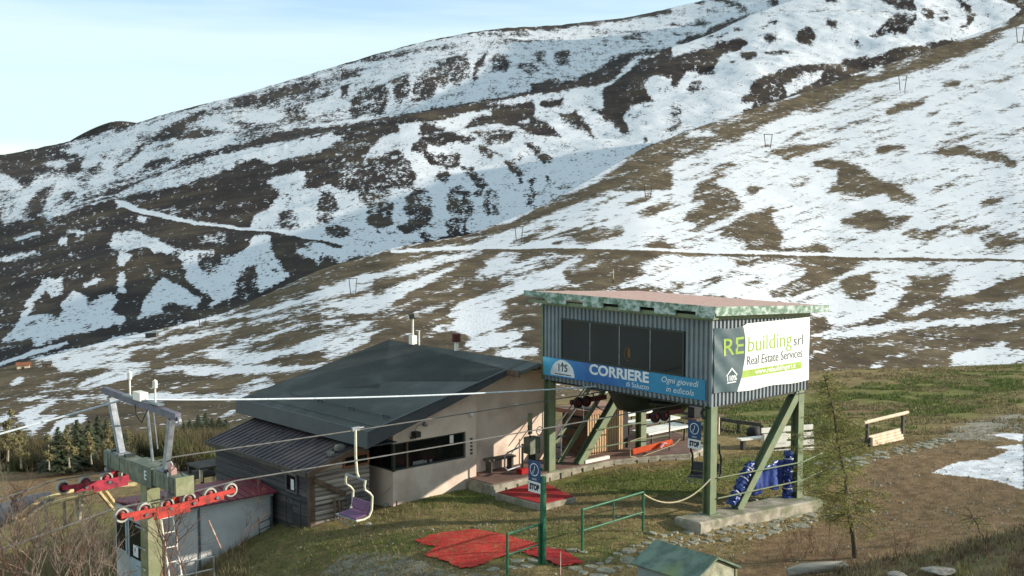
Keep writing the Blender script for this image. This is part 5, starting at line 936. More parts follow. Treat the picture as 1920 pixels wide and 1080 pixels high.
# ------------------------------------------------------------------ signs and railings
def sign_board(c, x, y0, z0, w=.40):                         # board facing -X, top blue pictogram, bottom STOP plate
    MB().box(x - .012, x, y0, y0 + w, z0 + .26, z0 + .76).build('blue_plate', M_navy, c); MB().box(x - .012, x, y0, y0 + w, z0, z0 + .25).build('stop_plate', M_wprint, c)
    yc = y0 + w / 2; zc_ = z0 + .55; text('lettering', 'STOP', .19, (x - .014, yc, z0 + .125), XL, ZU, M_ink, c, 'CENTER', bold=.012, width=.72)
    m = MB(); n = 20
    ring = [(x - .016, yc + r * math.cos(2 * math.pi * k / n), zc_ + r * math.sin(2 * math.pi * k / n)) for r in (.135, .155) for k in range(n)]
    m.add(ring, [(k, (k + 1) % n, n + (k + 1) % n, n + k) for k in range(n)]); m.tube([(x - .016, yc - .02, zc_ + .09), (x - .016, yc - .0, zc_ - .02), (x - .016, yc + .05, zc_ - .04), (x - .016, yc + .03, zc_ - .1)], .010, 5); m.build('chair_pictogram', M_wprint, c)
    text('lettering', 'sosta', .08, (x - .014, yc, z0 + .33), XL, ZU, M_wprint, c, 'CENTER')
s1 = thing('stop_sign', 'blue and white STOP sign on a dark green pole by the red mats', 'sign', wg(-5.8, .36), TH, 'STOP signs'); z0 = ground(*W(-5.8, .36)[:2])
MB().box(-.045, .045, -.06, .06, -.2, 2.12).build('pole', M_dgreen, s1); sign_board(s1, -.05, .03, 1.70 - .0, .42)
MB().box(-.04, .0, -.02, .1, 2.28, 2.32).build('bracket', M_dgreen, s1)
s2 = local('stop_sign', 'blue and white STOP sign bolted to the near green station post', 'sign', -.02, .27, 0, 'STOP signs'); sign_board(s2, .0, .05, 1.72, .44); MB().bar((0.02, -.05, 2.1), (.02, .1, 2.1), .03, .05).build('bracket', M_green, s2)
def railing(label, X0, X1, Y, h=1.0, mids=(), hh=None):
    a = wg(X0, Y); b = wg(X1, Y); r = thing('tube_railing', label, 'railing', a, 0, 'green tube railings'); d = b - a; up = Vector((0, 0, h))
    for t in (0, 1): MB().tube([d * t - Vector((0, 0, .2)), d * t + up], .032, 8).build('post', M_dgreen, r)
    MB().tube([up, d + up], .028, 8).build('top_rail', M_dgreen, r); MB().tube([up * .5, d + up * .5], .024, 8).build('mid_rail', M_dgreen, r)
    for t in mids: MB().tube([d * t + up * .5, d * t + up], .02, 6).build('baluster', M_dgreen, r)
    return r
railing('short green tube railing joined to the STOP sign pole', -6.9, -5.88, .4, .98); railing('green tube railing with hemp rope tied to its right end', -4.42, -2.2, .42, 1.05, (.5,))
a = wg(-2.2, .42, 1.0); b = W(.02, .0, 1.0); P_ = [a.lerp(b, k / 16) - Vector((0, 0, .42 * 4 * (k / 16) * (1 - k / 16) + 0)) for k in range(17)]
tag(MB().tube(P_, .02, 6).build('barrier_rope', M_hemp, None, True), 'sagging hemp rope from green railing to near station post', 'rope')
pr = thing('red_white_marker', 'thin red and white marker stake beside the narrow red mat', 'stake', on_ground(1051, 1078)); MB().tube([(0, 0, -.1), (0, 0, .55)], .012, 5).build('stake', mat('pinkish_tape', rgb(210, 130, 120), rgb(222, 214, 200), 12), pr)

# ------------------------------------------------------------------ kiosk in the foreground
kx, ky = -6.12, -4.27
kk = local('utility_hut', 'small grey hut with mossy green gable roof at the bottom edge', 'hut', kx, ky, 0)
gk = ground(*W(kx, ky)[:2])
MB().box(-.68, .68, -.72, .72, gk - .3, .94).build('wall', M_kwall, kk)
MB().add([(-.66, -.75, .942), (.66, -.75, .942), (0, -.75, 1.24), (-.66, -.722, .942), (.66, -.722, .942), (0, -.722, 1.24)], [(0, 1, 2), (5, 4, 3), (0, 3, 4, 1), (1, 4, 5, 2), (2, 5, 3, 0)]).build('gable', M_kgable, kk); MB().box(-.66, .66, -.75, -.722, gk - .2, .940).build('gable_wall', M_kgable, kk)
for x in (-.68, .66): MB().box(x - .02, x + .04, -.77, -.751, gk - .2, .93).build('corner_trim', M_green, kk)
kr = MB(); kr.slab([(-.77, -.82, .95), (-.77, .84, .95), (0, .84, 1.30), (0, -.82, 1.30)], .04); o = kr.build('roof_slope', M_kroof, kk); kr = MB(); kr.slab([(0.005, -.82, 1.30), (0.005, .84, 1.30), (.77, .84, .95), (.77, -.82, .95)], .04); kr.build('roof_slope', M_kroof, kk); MB().add([(-.6, .722, .9), (.6, .722, .9), (0, .722, 1.2), (-.6, .74, .9), (.6, .74, .9), (0, .74, 1.2)], [(0, 1, 2), (5, 4, 3), (0, 3, 4, 1), (1, 4, 5, 2), (2, 5, 3, 0)]).build('rear_gable', M_kgable, kk)

# ------------------------------------------------------------------ things on and around the terrace
bh = local('storage_booth', 'beige corrugated booth with pink-brown top board under the cabin', 'booth', 2.4, 6.95, .1)
m = MB(); L_ = 1.72; nn = 15; prof = []
for i in range(nn): u = L_ * i / nn; w_ = L_ / nn; prof += [(u, 0), (u + w_ * .5, 0), (u + w_ * .62, .03), (u + w_ * .9, .03)]
prof.append((L_, 0)); m.add([(u, d, z) for u, d in prof for z in (0, 1.32)], [(2 * i, 2 * i + 2, 2 * i + 3, 2 * i + 1) for i in range(len(prof) - 1)]); m.build('corrugated_front', M_beige, bh)
MB().box(0.02, 1.7, .035, 1.2, 0, 1.3).build('body', M_timber, bh); MB().box(1.73, 1.98, .05, 1.1, 0, 1.3).build('dark_end_panel', M_black, bh); MB().box(-.25, 1.78, -.06, 1.25, 1.33, 1.47).build('top_board', mat('pink_brown_board', rgb(170, 130, 110)), bh)
tm = local('white_kerb_board', 'white painted board lying on the terrace edge before the booth', 'board', 1.55, 6.2, .1); MB().box(0, 1.1, 0, .1, 0, .1).build('plank', M_white, tm)
cb = local('control_box', 'green-grey lift control box with hand wheel beside the left posts', 'control box', -.55, 6.5, .1)
MB().box(0, .42, 0, .3, .55, 1.05).build('cabinet', M_towerd, cb); MB().box(.12, .3, .08, .22, 0, .55).build('pedestal', M_darkm, cb); m = MB(); m.tube([(.35 + .13 * math.cos(k * .5236), -.04, 1.25 + .13 * math.sin(k * .5236)) for k in range(13)], .014, 5); m.tube([(.22, -.04, 1.25), (.48, -.04, 1.25)], .01, 5); m.tube([(.35, -.04, 1.12), (.35, .1, 1.05)], .012, 5); m.build('hand_wheel', M_galv, cb); MB().bar((.1, .1, 1.05), (-.05, .05, 1.45), .03, .03).build('lever', M_darkm, cb); MB().box(.2, .36, .3, .33, 1.1, 1.75).build('rear_panel', M_tower, cb)
ub = local('entry_hoop', 'bent galvanised hoop gate on the terrace left of the control box', 'hoop gate', -1.5, 6.6, .1)
MB().tube([(.75, 0, .85), (.12, 0, .72), (0, 0, .62), (0, 0, .28), (.1, 0, .18), (.6, 0, .24)], .028, 8).build('hoop', M_galv, ub, True); MB().tube([(.72, 0, .0), (.72, 0, .9)], .035, 8).build('hoop_post', M_darkm, ub)
rc = local('red_crate', 'small red crate on the terrace beneath the control box', 'crate', -.95, 6.45, .1); m = MB(); m.box(0, .3, 0, .25, 0, .16); m.build('tray', M_carpet2, rc, bevel=.01)
ba = local('low_bench', 'low dark bench against the shaded pink recess wall', 'bench', -1.6, 7.2, .1); MB().box(0, 1.1, 0, .3, .36, .42).build('seat', M_dwood, ba)
for x in (.08, .95): MB().box(x, x + .08, .04, .26, 0, .36).build('leg', M_dwood, ba)
wl = local('wall_lamp', 'round white lamp on the shaded recess wall behind the left post', 'lamp', -.2, 7.58, 2.0); m = MB(); m.lathe((0, 0, 0), (0, -1, 0), [(0, .12), (.06, .1), (.08, 0), (0, 0)], 12); m.build('globe', M_white, wl, True)
# pipe guard rails between brace and terrace posts
gr_ = local('pipe_rail', 'two pale green pipe rails crossing before the beige booth', 'railing', 0, 0, 0, 'pipe rails')
for a, b in (((1.55, 6.2, .55), (5.05, 5.75, .62)), ((2.0, 6.2, 1.12), (5.05, 5.75, 1.18))): MB().tube([a, b], .022, 6).build('rail', M_green, gr_)
MB().tube([(5.05, 5.75, .05), (5.05, 5.75, 1.3)], .03, 6).build('rail_post', M_dwood, gr_)
gr2 = local('pipe_rail', 'two pale green pipe rails between the near and right station posts', 'railing', 0, 0, 0, 'pipe rails')
for z0_, z1_ in ((.42, .28), (.98, .82)): MB().tube([(.25, -.05, z0_), (4.2, -.05, z1_), (5.4, .1, z1_ + .06)], .02, 6).build('rail', M_green, gr2)
ob = local('orange_barrier', 'orange plastic pad lying in a tilted wire frame on the terrace edge', 'barrier', 3.4, 5.95, .12)
MB().bar((.05, 0, .12), (1.5, -.45, .32), .06, .2).build('orange_pad', M_orange, ob, bevel=.02); MB().tube([(-.1, -.05, .02), (-.12, -.05, .5), (.5, -.2, .62)], .016, 5).build('wire_loop', M_hemp, ob); MB().tube([(-.1, -.06, .0), (.2, -.14, -.06), (1.5, -.55, .25), (1.72, -.6, .42)], .016, 5).build('wire_loop', M_hemp, ob); MB().tube([(.95, -.4, .2), (1.1, -.42, .32), (1.2, -.46, .3)], .05, 6).build('pink_cloth', mat('pink_cloth', rgb(226, 160, 160)), ob)
# white picnic benches
def wbench(name, label, X, Y, z, L, rot=0, group='white benches on the terrace', tiers=1):
    b = thing(name, label, 'bench', W(X, Y, z), TH + rot, group)
    for k in range(4): MB().box(0, L, k * .2, k * .2 + .185, .44, .5).build('plank', M_white, b)
    for x in (.2, L - .3):
        for y in (.05, .7): MB().bar((x, y, 0), (x + .03, y, .44), .06, .06).build('leg', M_dwood, b)
    return b
wbench('picnic_bench', 'white bench nearest the rear left post, lowest of the three', 4.75, 6.4, .1, 2.2); wbench('picnic_bench', 'white bench behind the lowest one, middle of three', 5.6, 7.6, .12, 2.2); wbench('picnic_bench', 'white bench farthest back of three, under the bullwheel sheaves', 6.6, 9.0, .14, 2.0)
tb_ = local('cluttered_table', 'wooden table cluttered with dark boxes right of the white benches', 'table', 7.0, 6.2, .1); MB().box(0, 1.5, 0, .7, .66, .72).build('top', M_timber, tb_)
for x in (.1, 1.35):
    for y in (.1, .6): MB().bar((x, y, 0), (x, y, .66), .05, .05).build('leg', M_lumber, tb_)
for i, (x, y, w_, h, mm) in enumerate(((.1, .2, .45, .35, M_black), (.65, .25, .25, .22, M_darkm), (1.0, .2, .3, .28, M_dwood))):
    bx_ = local('storage_box', ('large black box on the cluttered table', 'small dark green box in the middle of the cluttered table', 'brown box on the right end of the cluttered table')[i], 'box', 7.0 + x, 6.2 + y, .825); m = MB(); m.box(0, w_, 0, .3, 0, h); m.build('case', mm, bx_, bevel=.015); MB().box(-.01, w_ + .01, -.01, .31, h, h + .03).build('lid', mm, bx_)
# dark timber fence behind
fn = thing('timber_fence', 'dark grey rail fence along the back of the terrace', 'fence', (0, 0, 0))
pf = [at_Y(1255, 822, 46.5), at_Y(1300, 830, 45.8), at_Y(1350, 838, 45), at_Y(1384, 845, 44.4), at_Y(1428, 852, 43.8)]; tops = [at_Y(1255, 770, 46.5), at_Y(1300, 777, 45.8), at_Y(1350, 786, 45), at_Y(1384, 791, 44.4), at_Y(1428, 797, 43.8)]
for p, q in zip(pf, tops): MB().bar(Vector((p.x, p.y, ground(p.x, p.y) - .3)), q, .10, .10).build('post', M_dwood, fn)
for a, b in zip(tops[:-1], tops[1:]):
    MB().bar(a, b, .06, .14).build('top_rail', M_dwood, fn); MB().bar(a - Vector((0, .05, .42)), b - Vector((0, .05, .42)), .05, .12).build('mid_rail', M_dwood, fn)
    MB().bar(a - Vector((0, .05, .3)), b - Vector((0, .05, .85)), .04, .07).build('diagonal_rail', M_dwood, fn)
# white slatted stack and low bench at right
ws = thing('white_slat_stack', 'stack of white slatted benches standing on edge behind the right brace', 'bench stack', at_Y(1460, 846, 40.3), R(20))
for k in range(4): MB().box(-.66, 1.42, -.04 + .03 * k, .0 + .03 * k, -.12 + .26 * k, .06 + .26 * k).build('slat', M_white, ws)
for x in (-.3, .25, 1.3): MB().box(x, x + .07, .12, .19, -.15, .92).build('upright', M_dwood, ws)
MB().box(-.7, 1.5, -.25, .3, -.2, -.13).build('base_plank', M_lumber, ws); MB().box(-.75, 1.45, -.5, -.27, -.3, -.24).build('base_plank', M_lumber, ws); MB().box(-.6, .3, -.03, .08, .28, .62).build('white_panel', M_white, ws)
lb = thing('low_white_bench', 'low white bench extending left from the white slat stack', 'bench', at_Y(1385, 848, 40.0), R(24)); MB().box(0, 1.3, -.15, .15, .42, .47).build('seat', M_white, lb)
for x in (.12, 1.1): MB().box(x, x + .1, -.1, .1, -.05, .42).build('leg', M_dwood, lb)
# barrel-like dark bin
db = thing('dark_basket', 'dark woven basket against the fence beside the white slats', 'basket', at_Y(1412, 835, 43.2)); m = MB(); m.lathe((0, 0, 0), (0, 0, 1), [(0, .25), (.2, .25), (.26, .4), (.24, .62), (.14, .7), (0, .7)], 14); m.build('body', M_black, db, True)
# timber trough with rail at right
tr = local('ski_rack', 'wooden rack with pale top rail and stacked cream boards on the meadow', 'rack', 12.3, 2.95, -.42)
for x in (.25, 2.65): MB().bar((x, 0, -.2), (x, 0, .9), .10, .10).build('post', M_dwood, tr)
MB().tube([(-.05, -.02, .92), (2.95, -.02, .93)], .065, 8).build('top_rail', M_lumber, tr)
rnd = random.Random(3)
for k in range(4): MB().box(.4 + rnd.uniform(0, .06), 2.6 + rnd.uniform(-.08, .05), -.1 + .04 * k, -.02 + .04 * k, -.02 + .1 * k, .07 + .1 * k).build('cream_board', M_lumber, tr)
MB().box(.28, .42, -.12, .12, 0, .34).build('end_block', M_dwood, tr)
# blue tarpaulins
def wrap(label, p, q, r, seed, base=.25):
    c = thing('blue_tarp', label, 'tarp', W(0, 0), TH, 'blue tarpaulins'); rnd = random.Random(seed); p = Vector(p); q = Vector(q); m = MB(); n = 26; pts = []; rr = []
    for k in range(n + 1): t = k / n; pts.append(p.lerp(q, t) + Vector((rnd.uniform(-.02, .02), rnd.uniform(-.02, .02), 0))); rr.append(r * (1 + .16 * math.sin(k * 1.9 + seed) + rnd.uniform(-.08, .08)) * (.8 if k in (0, n) else 1))
    m.tube(pts, rr, 14); o = m.build('wrap', M_tarp, c)
    for v in o.data.vertices: v.co += Vector((rnd.uniform(-.045, .045), rnd.uniform(-.045, .045), rnd.uniform(-.03, .03)))
    for t in (.25, .6, .85):
        g = p.lerp(q, t); d = (q - p).normalized(); a = d.orthogonal().normalized(); b_ = d.cross(a); MB().tube([g + (a * math.cos(k * .628) + b_ * math.sin(k * .628)) * (r * 1.14) for k in range(11)], .012, 5).build('tie_cord', M_white, c)
wrap('blue tarp wrapped round the foot of the slanting right brace', (1.05, .12, .10), (2.05, .2, 1.06), .13, 2); wrap('blue tarp bundled upright against the right green post', (3.82, .22, -.30), (3.84, .2, 1.16), .12, 5)
ht = local('blue_tarp', 'rumpled blue tarp hung between slanting brace and right post', 'tarp', 0, 0, 0, 'blue tarpaulins')
ys = lambda x, z: .32 + .045 * math.sin(9 * x + 2 * z) + .02 * math.sin(23 * x)
hs = sheet(lambda t: 2.1, lambda t: 3.75, lambda x: .12 + .06 * math.sin(7 * x) - .12 * max(0, 2.5 - x), lambda x: .78 + .03 * x + .03 * math.sin(6 * x), 40, 10, ys).build('sheet', M_tarp, ht, True); so = hs.modifiers.new('solid', 'SOLIDIFY'); so.thickness = .012

# ------------------------------------------------------------------ peeled-pole fence at left
pfn = thing('pole_fence', 'peeled pale pole fence running down left behind the red sheaves', 'fence', (0, 0, 0))
zz = lambda a, b, Y: at_Y(a, b, Y)
for a, b in (((27, 972), (80, 934)), ((42, 978), (87, 946)), ((80, 936), (178, 908)), ((87, 946), (184, 921)), ((178, 908), (188, 920)), ((190, 910), (212, 940)), ((184, 921), (212, 955)), ((210, 910), (255, 908))): MB().tube([zz(*a, 29), zz(*b, 30)], .05, 7).build('pole', M_pole, pfn, True)
for a, b in (((142, 920), (146, 948)), ((158, 912), (148, 958)), ((30, 965), (32, 1000)), ((85, 940), (88, 975)), ((120, 936), (121, 965))): MB().tube([zz(*a, 29.6), zz(b[0], b[1] + 20, 29.6)], .045, 7).build('fence_post', M_birchb, pfn, True)
# ------------------------------------------------------------------ trees
def larch(label, base, top, H, n_br, spread, seed, bare=.12, tufts=9, lean_curve=.06):
    rnd = random.Random(seed); t = thing('larch_tree', label, 'tree', base, 0, 'young larches'); top = Vector(top) - Vector(base); side = Vector((top.z, 0, -top.x)).normalized() * lean_curve
    def ax(u): return top * u + side * math.sin(u * math.pi) + Vector((.02 * math.sin(u * 17), .02 * math.cos(u * 13), 0))
    tr = MB().tube([ax(k / 16) for k in range(17)], [.058 * (1 - k / 17) ** .8 * H / 4.4 + .006 for k in range(17)], 8).build('trunk', M_bark, t, True)
    br = MB(); nd = MB()
    for i in range(n_br):
        u = bare + (1 - bare) * rnd.random() ** .9; a = rnd.uniform(0, 6.283); L = spread * (.22 + .85 * math.sin(math.pi * min(1, u * 1.02)) ** .9 if u < .5 else .22 + .85 * (2 * (1 - u)) ** .8) * rnd.choice((.35, .6, .8, 1.0, 1.1)) * rnd.uniform(.8, 1.1); o = ax(u); d = Vector((math.cos(a), math.sin(a), rnd.uniform(-.35, .45)))
        pts = [o + d * (L * k / 5) - Vector((0, 0, .2 * L * (k / 5) ** 2)) + Vector((rnd.uniform(-.02, .02), rnd.uniform(-.02, .02), rnd.uniform(-.02, .02))) for k in range(6)]; br.tube(pts, [.009 * (1 - k / 6) + .002 for k in range(6)], 4, False)
        for k in range(int(tufts * L * 3.4)):
            s = rnd.uniform(.28, 1); j = min(4, int(s * 5)); p = pts[j].lerp(pts[j + 1], s * 5 - j); q = p + Vector((rnd.uniform(-.14, .14), rnd.uniform(-.14, .14), rnd.uniform(-.16, .07))) * (1.2 - s * .4)
            if rnd.random() < .35: br.tube([p, q], [.004, .002], 3, False)
            for _ in range(6):
                e = Vector((rnd.gauss(0, 1), rnd.gauss(0, 1), rnd.gauss(0, .8))).normalized() * rnd.uniform(.04, .075); w = Vector((rnd.gauss(0, 1), rnd.gauss(0, 1), rnd.gauss(0, 1))).normalized() * .0075; c = q + Vector((rnd.gauss(0, .02), rnd.gauss(0, .02), rnd.gauss(0, .02))); nd.add([c - w, c + w, c + e], [(0, 1, 2)])
    br.build('branches', M_bark, t); nd.build('crown', M_needle, t); return t
b0 = on_ground(1603, 1046); larch('young larch with sparse yellow-green needles leaning left right of the station', b0, at_Y(1548, 706, b0.y - .2), 4.5, 110, 1.05, 4, .12, 17)
b1_ = on_ground(1845, 1012); larch('tiny spindly larch sapling at the right beside the heath bank', b1_, at_Y(1812, 950, b1_.y - .1), 1.2, 14, .42, 9, .3, 7, .02)

def spruce_mesh(seed):
    rnd = random.Random(seed); m = MB()
    for i in range(46):
        u = (i + rnd.random()) / 46; z = .06 + .94 * u; r = .30 * (1 - u) ** .8 * rnd.uniform(.75, 1.15) + .012
        for k in range(max(5, int(13 * (1 - u)) + 4)):
            a = rnd.uniform(0, 6.283); d = Vector((math.cos(a), math.sin(a), 0)); s = Vector((-d.y, d.x, 0))
            for q in (.35, .65, 1.0):
                c = d * (r * q) + Vector((0, 0, z - .10 * r * q + rnd.uniform(-.012, .012))); w = .035 * rnd.uniform(.7, 1.2) * (1.15 - .5 * u); m.add([c - s * w, c + s * w, c + d * (.35 * r) - Vector((0, 0, .035 * rnd.random() + .01))], [(0, 1, 2)])
    return m
SPM = []
for k in range(3): o = spruce_mesh(40 + k).build('crown', M_spruce); SPM.append(o.data); bpy.data.objects.remove(o)
STK = MB().tube([(0, 0, -.03), (0, 0, .9)], [.022, .005], 6).build('trunk', M_bark); STKm = STK.data; bpy.data.objects.remove(STK)
def place_tree(name, label, base, h, w, crown, trunk, group, rz):
    t = thing(name, label, 'tree', base, rz, group)
    for nm, me in (('crown', crown), ('trunk', trunk)):
        o = bpy.data.objects.new(nm, me); COL.objects.link(o); o.parent = t; o.scale = (h * w, h * w, h)
    return t
rnd = random.Random(12)
# px of tip, tip y, base y, distance
sp = [(146, 786, 862, 62, 'dark spruce left of the snow tongue, with a pointed single top'), (110, 800, 868, 60, 'dark spruce at the foot of the left snow patch'), (185, 778, 848, 66, 'dark spruce just left of the tower gantry'), (200, 786, 842, 68, 'spruce touching the left gantry leg from behind'), (222, 790, 845, 65, 'spruce framed between the gantry legs at left'), (168, 790, 858, 64, 'spruce second to the left of the tower'),
      (320, 800, 826, 76, 'small spruce right of the gantry, first of the far row'), (356, 786, 812, 78, 'spruce in the far row, directly above the bench stack'), (372, 778, 812, 79, 'tall spruce of the far row right of the tower'), (386, 774, 811, 80, 'tallest spruce of the far row near the shed'), (411, 782, 809, 80, 'spruce of the far row next to the shed roof'), (424, 786, 808, 80, 'rightmost spruce of the far row by the shed eave'), (345, 792, 815, 77, 'small spruce of the far row behind the tower arm'), (398, 784, 811, 81, 'narrow spruce wedged between two taller ones near the shed')]
for i, (x, yt, yb, Y, lab) in enumerate(sp):
    p = at_Y(x, yb, Y); q = at_Y(x, yt, Y); p.z -= .4; place_tree('spruce_tree', lab, p, (q.z - p.z), rnd.uniform(.8, 1.15) * (1.6 if i > 5 else 1.2), SPM[i % 3], STKm, 'spruces beyond the tower', rnd.uniform(0, 6))
def birch(label, base, H, seed, lf=True, group='spring birches', leafm=None, n=22):
    rnd = random.Random(seed); t = thing('birch_tree', label, 'tree', base, 0, group); lean = Vector((rnd.uniform(-.12, .12), rnd.uniform(-.1, .1), 1)) * H
    tr = [lean * (k / 10) + Vector((.03 * H * math.sin(k * 1.3 + seed), 0, 0)) * (k / 10) for k in range(11)]; MB().tube(tr, [.022 * H * (1 - k / 11) + .006 for k in range(11)], 7).build('trunk', M_birchb, t, True)
    br = MB(); lv = MB()
    for i in range(n):
        u = rnd.uniform(.22, .98); j = min(9, int(u * 10)); o = tr[j].lerp(tr[j + 1], u * 10 - j); a = rnd.uniform(0, 6.283); L = H * .28 * (1.15 - u) * rnd.uniform(.6, 1.2); d = Vector((math.cos(a), math.sin(a), rnd.uniform(.3, 1.0))).normalized()
        pts = [o + d * (L * k / 4) + Vector((rnd.uniform(-.04, .04), rnd.uniform(-.04, .04), 0)) * L for k in range(5)]; br.tube(pts, [.006 * H * .5 * (1 - k / 5) + .004 for k in range(5)], 4, False)
        for q in range(4):
            s = rnd.uniform(.3, 1); jj = min(3, int(s * 4)); p = pts[jj].lerp(pts[jj + 1], s * 4 - jj); e = p + Vector((rnd.gauss(0, .4), rnd.gauss(0, .4), rnd.uniform(-.2, .6))) * L * .5; br.tube([p, e], [.004, .002], 3, False)
            if lf:
                for _ in range(16):
                    c = p.lerp(e, rnd.random()) + Vector((rnd.gauss(0, .07), rnd.gauss(0, .07), rnd.gauss(0, .07))) * H * .3; w = Vector((rnd.gauss(0, 1), rnd.gauss(0, 1), rnd.gauss(0, 1))).normalized() * .03; v = w.orthogonal().normalized() * .035; lv.add([c - w, c + v, c + w, c - v], [(0, 1, 2, 3)])
    br.build('branches', M_birchb if lf else M_twig, t)
    if lf: lv.build('crown', leafm or M_birchl, t)
    return t
for i, (x, yt, yb, Y, lab) in enumerate([(14, 768, 856, 48, 'pale birch with yellow buds at the far left edge, white stem'), (130, 800, 868, 46, 'white-stemmed birch between the two snow tongues'), (172, 812, 862, 50, 'bushy yellow-green birch left of the tower arm'), (40, 800, 870, 50, 'low budding birch below the left snow patch'), (200, 800, 850, 60, 'budding birch right behind the tower arm'), (92, 815, 872, 47, 'thin budding birch at left, right of the white-stemmed edge one'), (240, 806, 838, 66, 'low yellowish birch seen under the gantry'), (330, 806, 828, 70, 'low yellow-green birch right of the gantry leg')]):
    p = at_Y(x, yb, Y); q = at_Y(x, yt, Y); p.z -= .2; birch(lab, p, q.z - p.z, 70 + i, n=26)
# bare shrubs
def shrub(label, base, H, seed, m, stems=9, spread=.5, group='bare shrubs', name='bare_shrub', r0=.012):
    rnd = random.Random(seed); t = thing(name, label, 'shrub', base, 0, group); tw_ = MB()
    def grow(p, d, L, r, lvl):
        n = 4; pts = [p]
        for k in range(n): d = (d + Vector((rnd.gauss(0, .16), rnd.gauss(0, .16), rnd.gauss(.03, .1)))).normalized(); pts.append(pts[-1] + d * (L / n))
        tw_.tube(pts, [r * (1 - .5 * k / n) for k in range(n + 1)], 4 if lvl else 5, False)
        if lvl < 3:
            for _ in range(rnd.randint(2, 4)):
                j = rnd.randint(1, n); a = Vector((rnd.gauss(0, 1), rnd.gauss(0, 1), rnd.gauss(.4, .6))).normalized(); grow(pts[j], (d * .9 + a * .75).normalized(), L * rnd.uniform(.4, .68), r * .55, lvl + 1)
    for _ in range(stems):
        a = rnd.uniform(0, 6.283); grow(Vector((rnd.gauss(0, .12), rnd.gauss(0, .12), -.1)), Vector((math.cos(a) * spread * rnd.random(), math.sin(a) * spread * rnd.random(), 1)).normalized(), H * rnd.uniform(.4, .65), r0, 0)
    tw_.build('twigs', m, t); return t
sb = [(20, 1075, 20, 1.9, 'grey-brown'), (60, 1060, 22, 1.7, 'tan'), (100, 1080, 20.5, 1.9, 'tan'), (140, 1050, 23, 1.8, 'reddish'), (170, 1085, 21, 1.6, 'tan'), (120, 1010, 26, 1.5, 'grey'), (195, 1040, 24, 1.4, 'tan'), (20, 1000, 26, 1.6, 'reddish'), (70, 1010, 25.5, 1.4, 'tan'), (205, 1085, 22, 1.2, 'tan'), (-20, 1060, 21, 2.0, 'tan'), (35, 940, 32, 1.3, 'reddish'), (160, 1000, 27, 1.2, 'grey')]
where = ['in the bottom left corner', 'just above the bottom left corner', 'second along the bottom from the left corner', 'below the pole fence bend', 'two steps left of the container door', 'under the middle of the pole fence', 'close left of the container door', 'under the left end of the pole fence', 'between the two ends of the pole fence', 'touching the container door foot', 'cut by the left picture edge', 'behind the far end of the pole fence', 'under the crossing fence posts']
for i, ((x, y, Y, H, cn), wh) in enumerate(zip(sb, where)):
    p = at_Y(x, y + 15, Y); p.z = min(p.z, p.z); shrub(f'bare {cn} twiggy shrub {wh}', p, H, 200 + i, M_twig if cn in ('reddish', 'grey-brown') else M_twig2, 9, .9)
# the slope the shrubs stand on
shrub('leafless reddish birch sapling in front of the container and tower pole', at_Y(300, 1110, 20), 2.3, 301, M_twig, 3, .55, name='bare_sapling', r0=.022, group='bare saplings'); shrub('leafless thin sapling before the white container wall', at_Y(360, 1120, 20.5), 2.1, 306, M_twig, 3, .5, name='bare_sapling', r0=.016, group='bare saplings'); shrub('leafless grey sapling against the container, right of the ladder', at_Y(455, 1010, 29), 1.7, 309, M_twig, 2, .5, name='bare_sapling', r0=.014, group='bare saplings')
for i, (x, y, H, lab) in enumerate([(1500, 1050, 1.0, 'thin bare shrub left of the larch base above the dead log'), (1535, 1040, 1.2, 'tall bare twigs between dead log and larch'), (1690, 1040, 1.0, 'bare twigs right of the larch on the brown earth'), (1570, 1050, .8, 'low bare shrub touching the larch trunk'), (1455, 1060, .9, 'bare shrub right of the mossy hut roof')]): shrub(lab, on_ground(x, y), H, 330 + i, M_twig, 4, .4, r0=.009)
# ------------------------------------------------------------------ rocks, dead log
def rock(label, p, s, seed, flat=.45, m=M_rock, name='boulder'):
    bm = bmesh.new(); bmesh.ops.create_icosphere(bm, subdivisions=2, radius=1); rnd = random.Random(seed); k = [Vector((rnd.gauss(0, 1), rnd.gauss(0, 1), rnd.gauss(0, 1))).normalized() for _ in range(7)]
    for v in bm.verts:
        for q in k:
            d = v.co.dot(q)
            if d > .62: v.co -= q * (d - .62) * .8
        v.co *= 1 + rnd.uniform(-.05, .05); v.co.z *= flat
    me = bpy.data.meshes.new(name); bm.to_mesh(me); bm.free(); me.materials.append(m); o = bpy.data.objects.new(name, me); COL.objects.link(o); o.location = p; o.scale = s; o.rotation_euler = (0, 0, rnd.uniform(0, 6)); return tag(o, label, 'rock', 'boulders')
for i, (x, y, s, lab) in enumerate([(1760, 1062, .5, 'flat grey rock in the heath at the bottom right'), (1680, 1070, .35, 'small flat rock right of the dead log'), (1900, 1072, .4, 'grey rock in the bottom right corner'), (1840, 1070, .3, 'small rock left of the corner rock')]): rock(lab, at_Y(x, y + 7, 14.6), (s * .5, s * .36, s * .16), 60 + i)
for i, (x, y, s, lab) in enumerate([(1222, 1002, .16, 'pale stone at the foot of the right railing post'), (1395, 945, .14, 'broken stone on the footing slab beside the brace'), (1415, 940, .16, 'larger broken stone on the footing slab'), (1440, 938, .12, 'small broken stone on the footing slab, rightmost'), (1508, 938, .16, 'pale stone beside the right post foot'), (725, 950, .16, 'grey stone at the lodge corner behind the chair'), (1660, 935, .06, 'small white stone in the brown earth'), (690, 985, .13, 'stone under the hanging purple chair')]): p = on_ground(x, y); rock(lab, p + Vector((0, 0, .03)), (s, s * .8, s * .8), 80 + i, .6, M_stone)
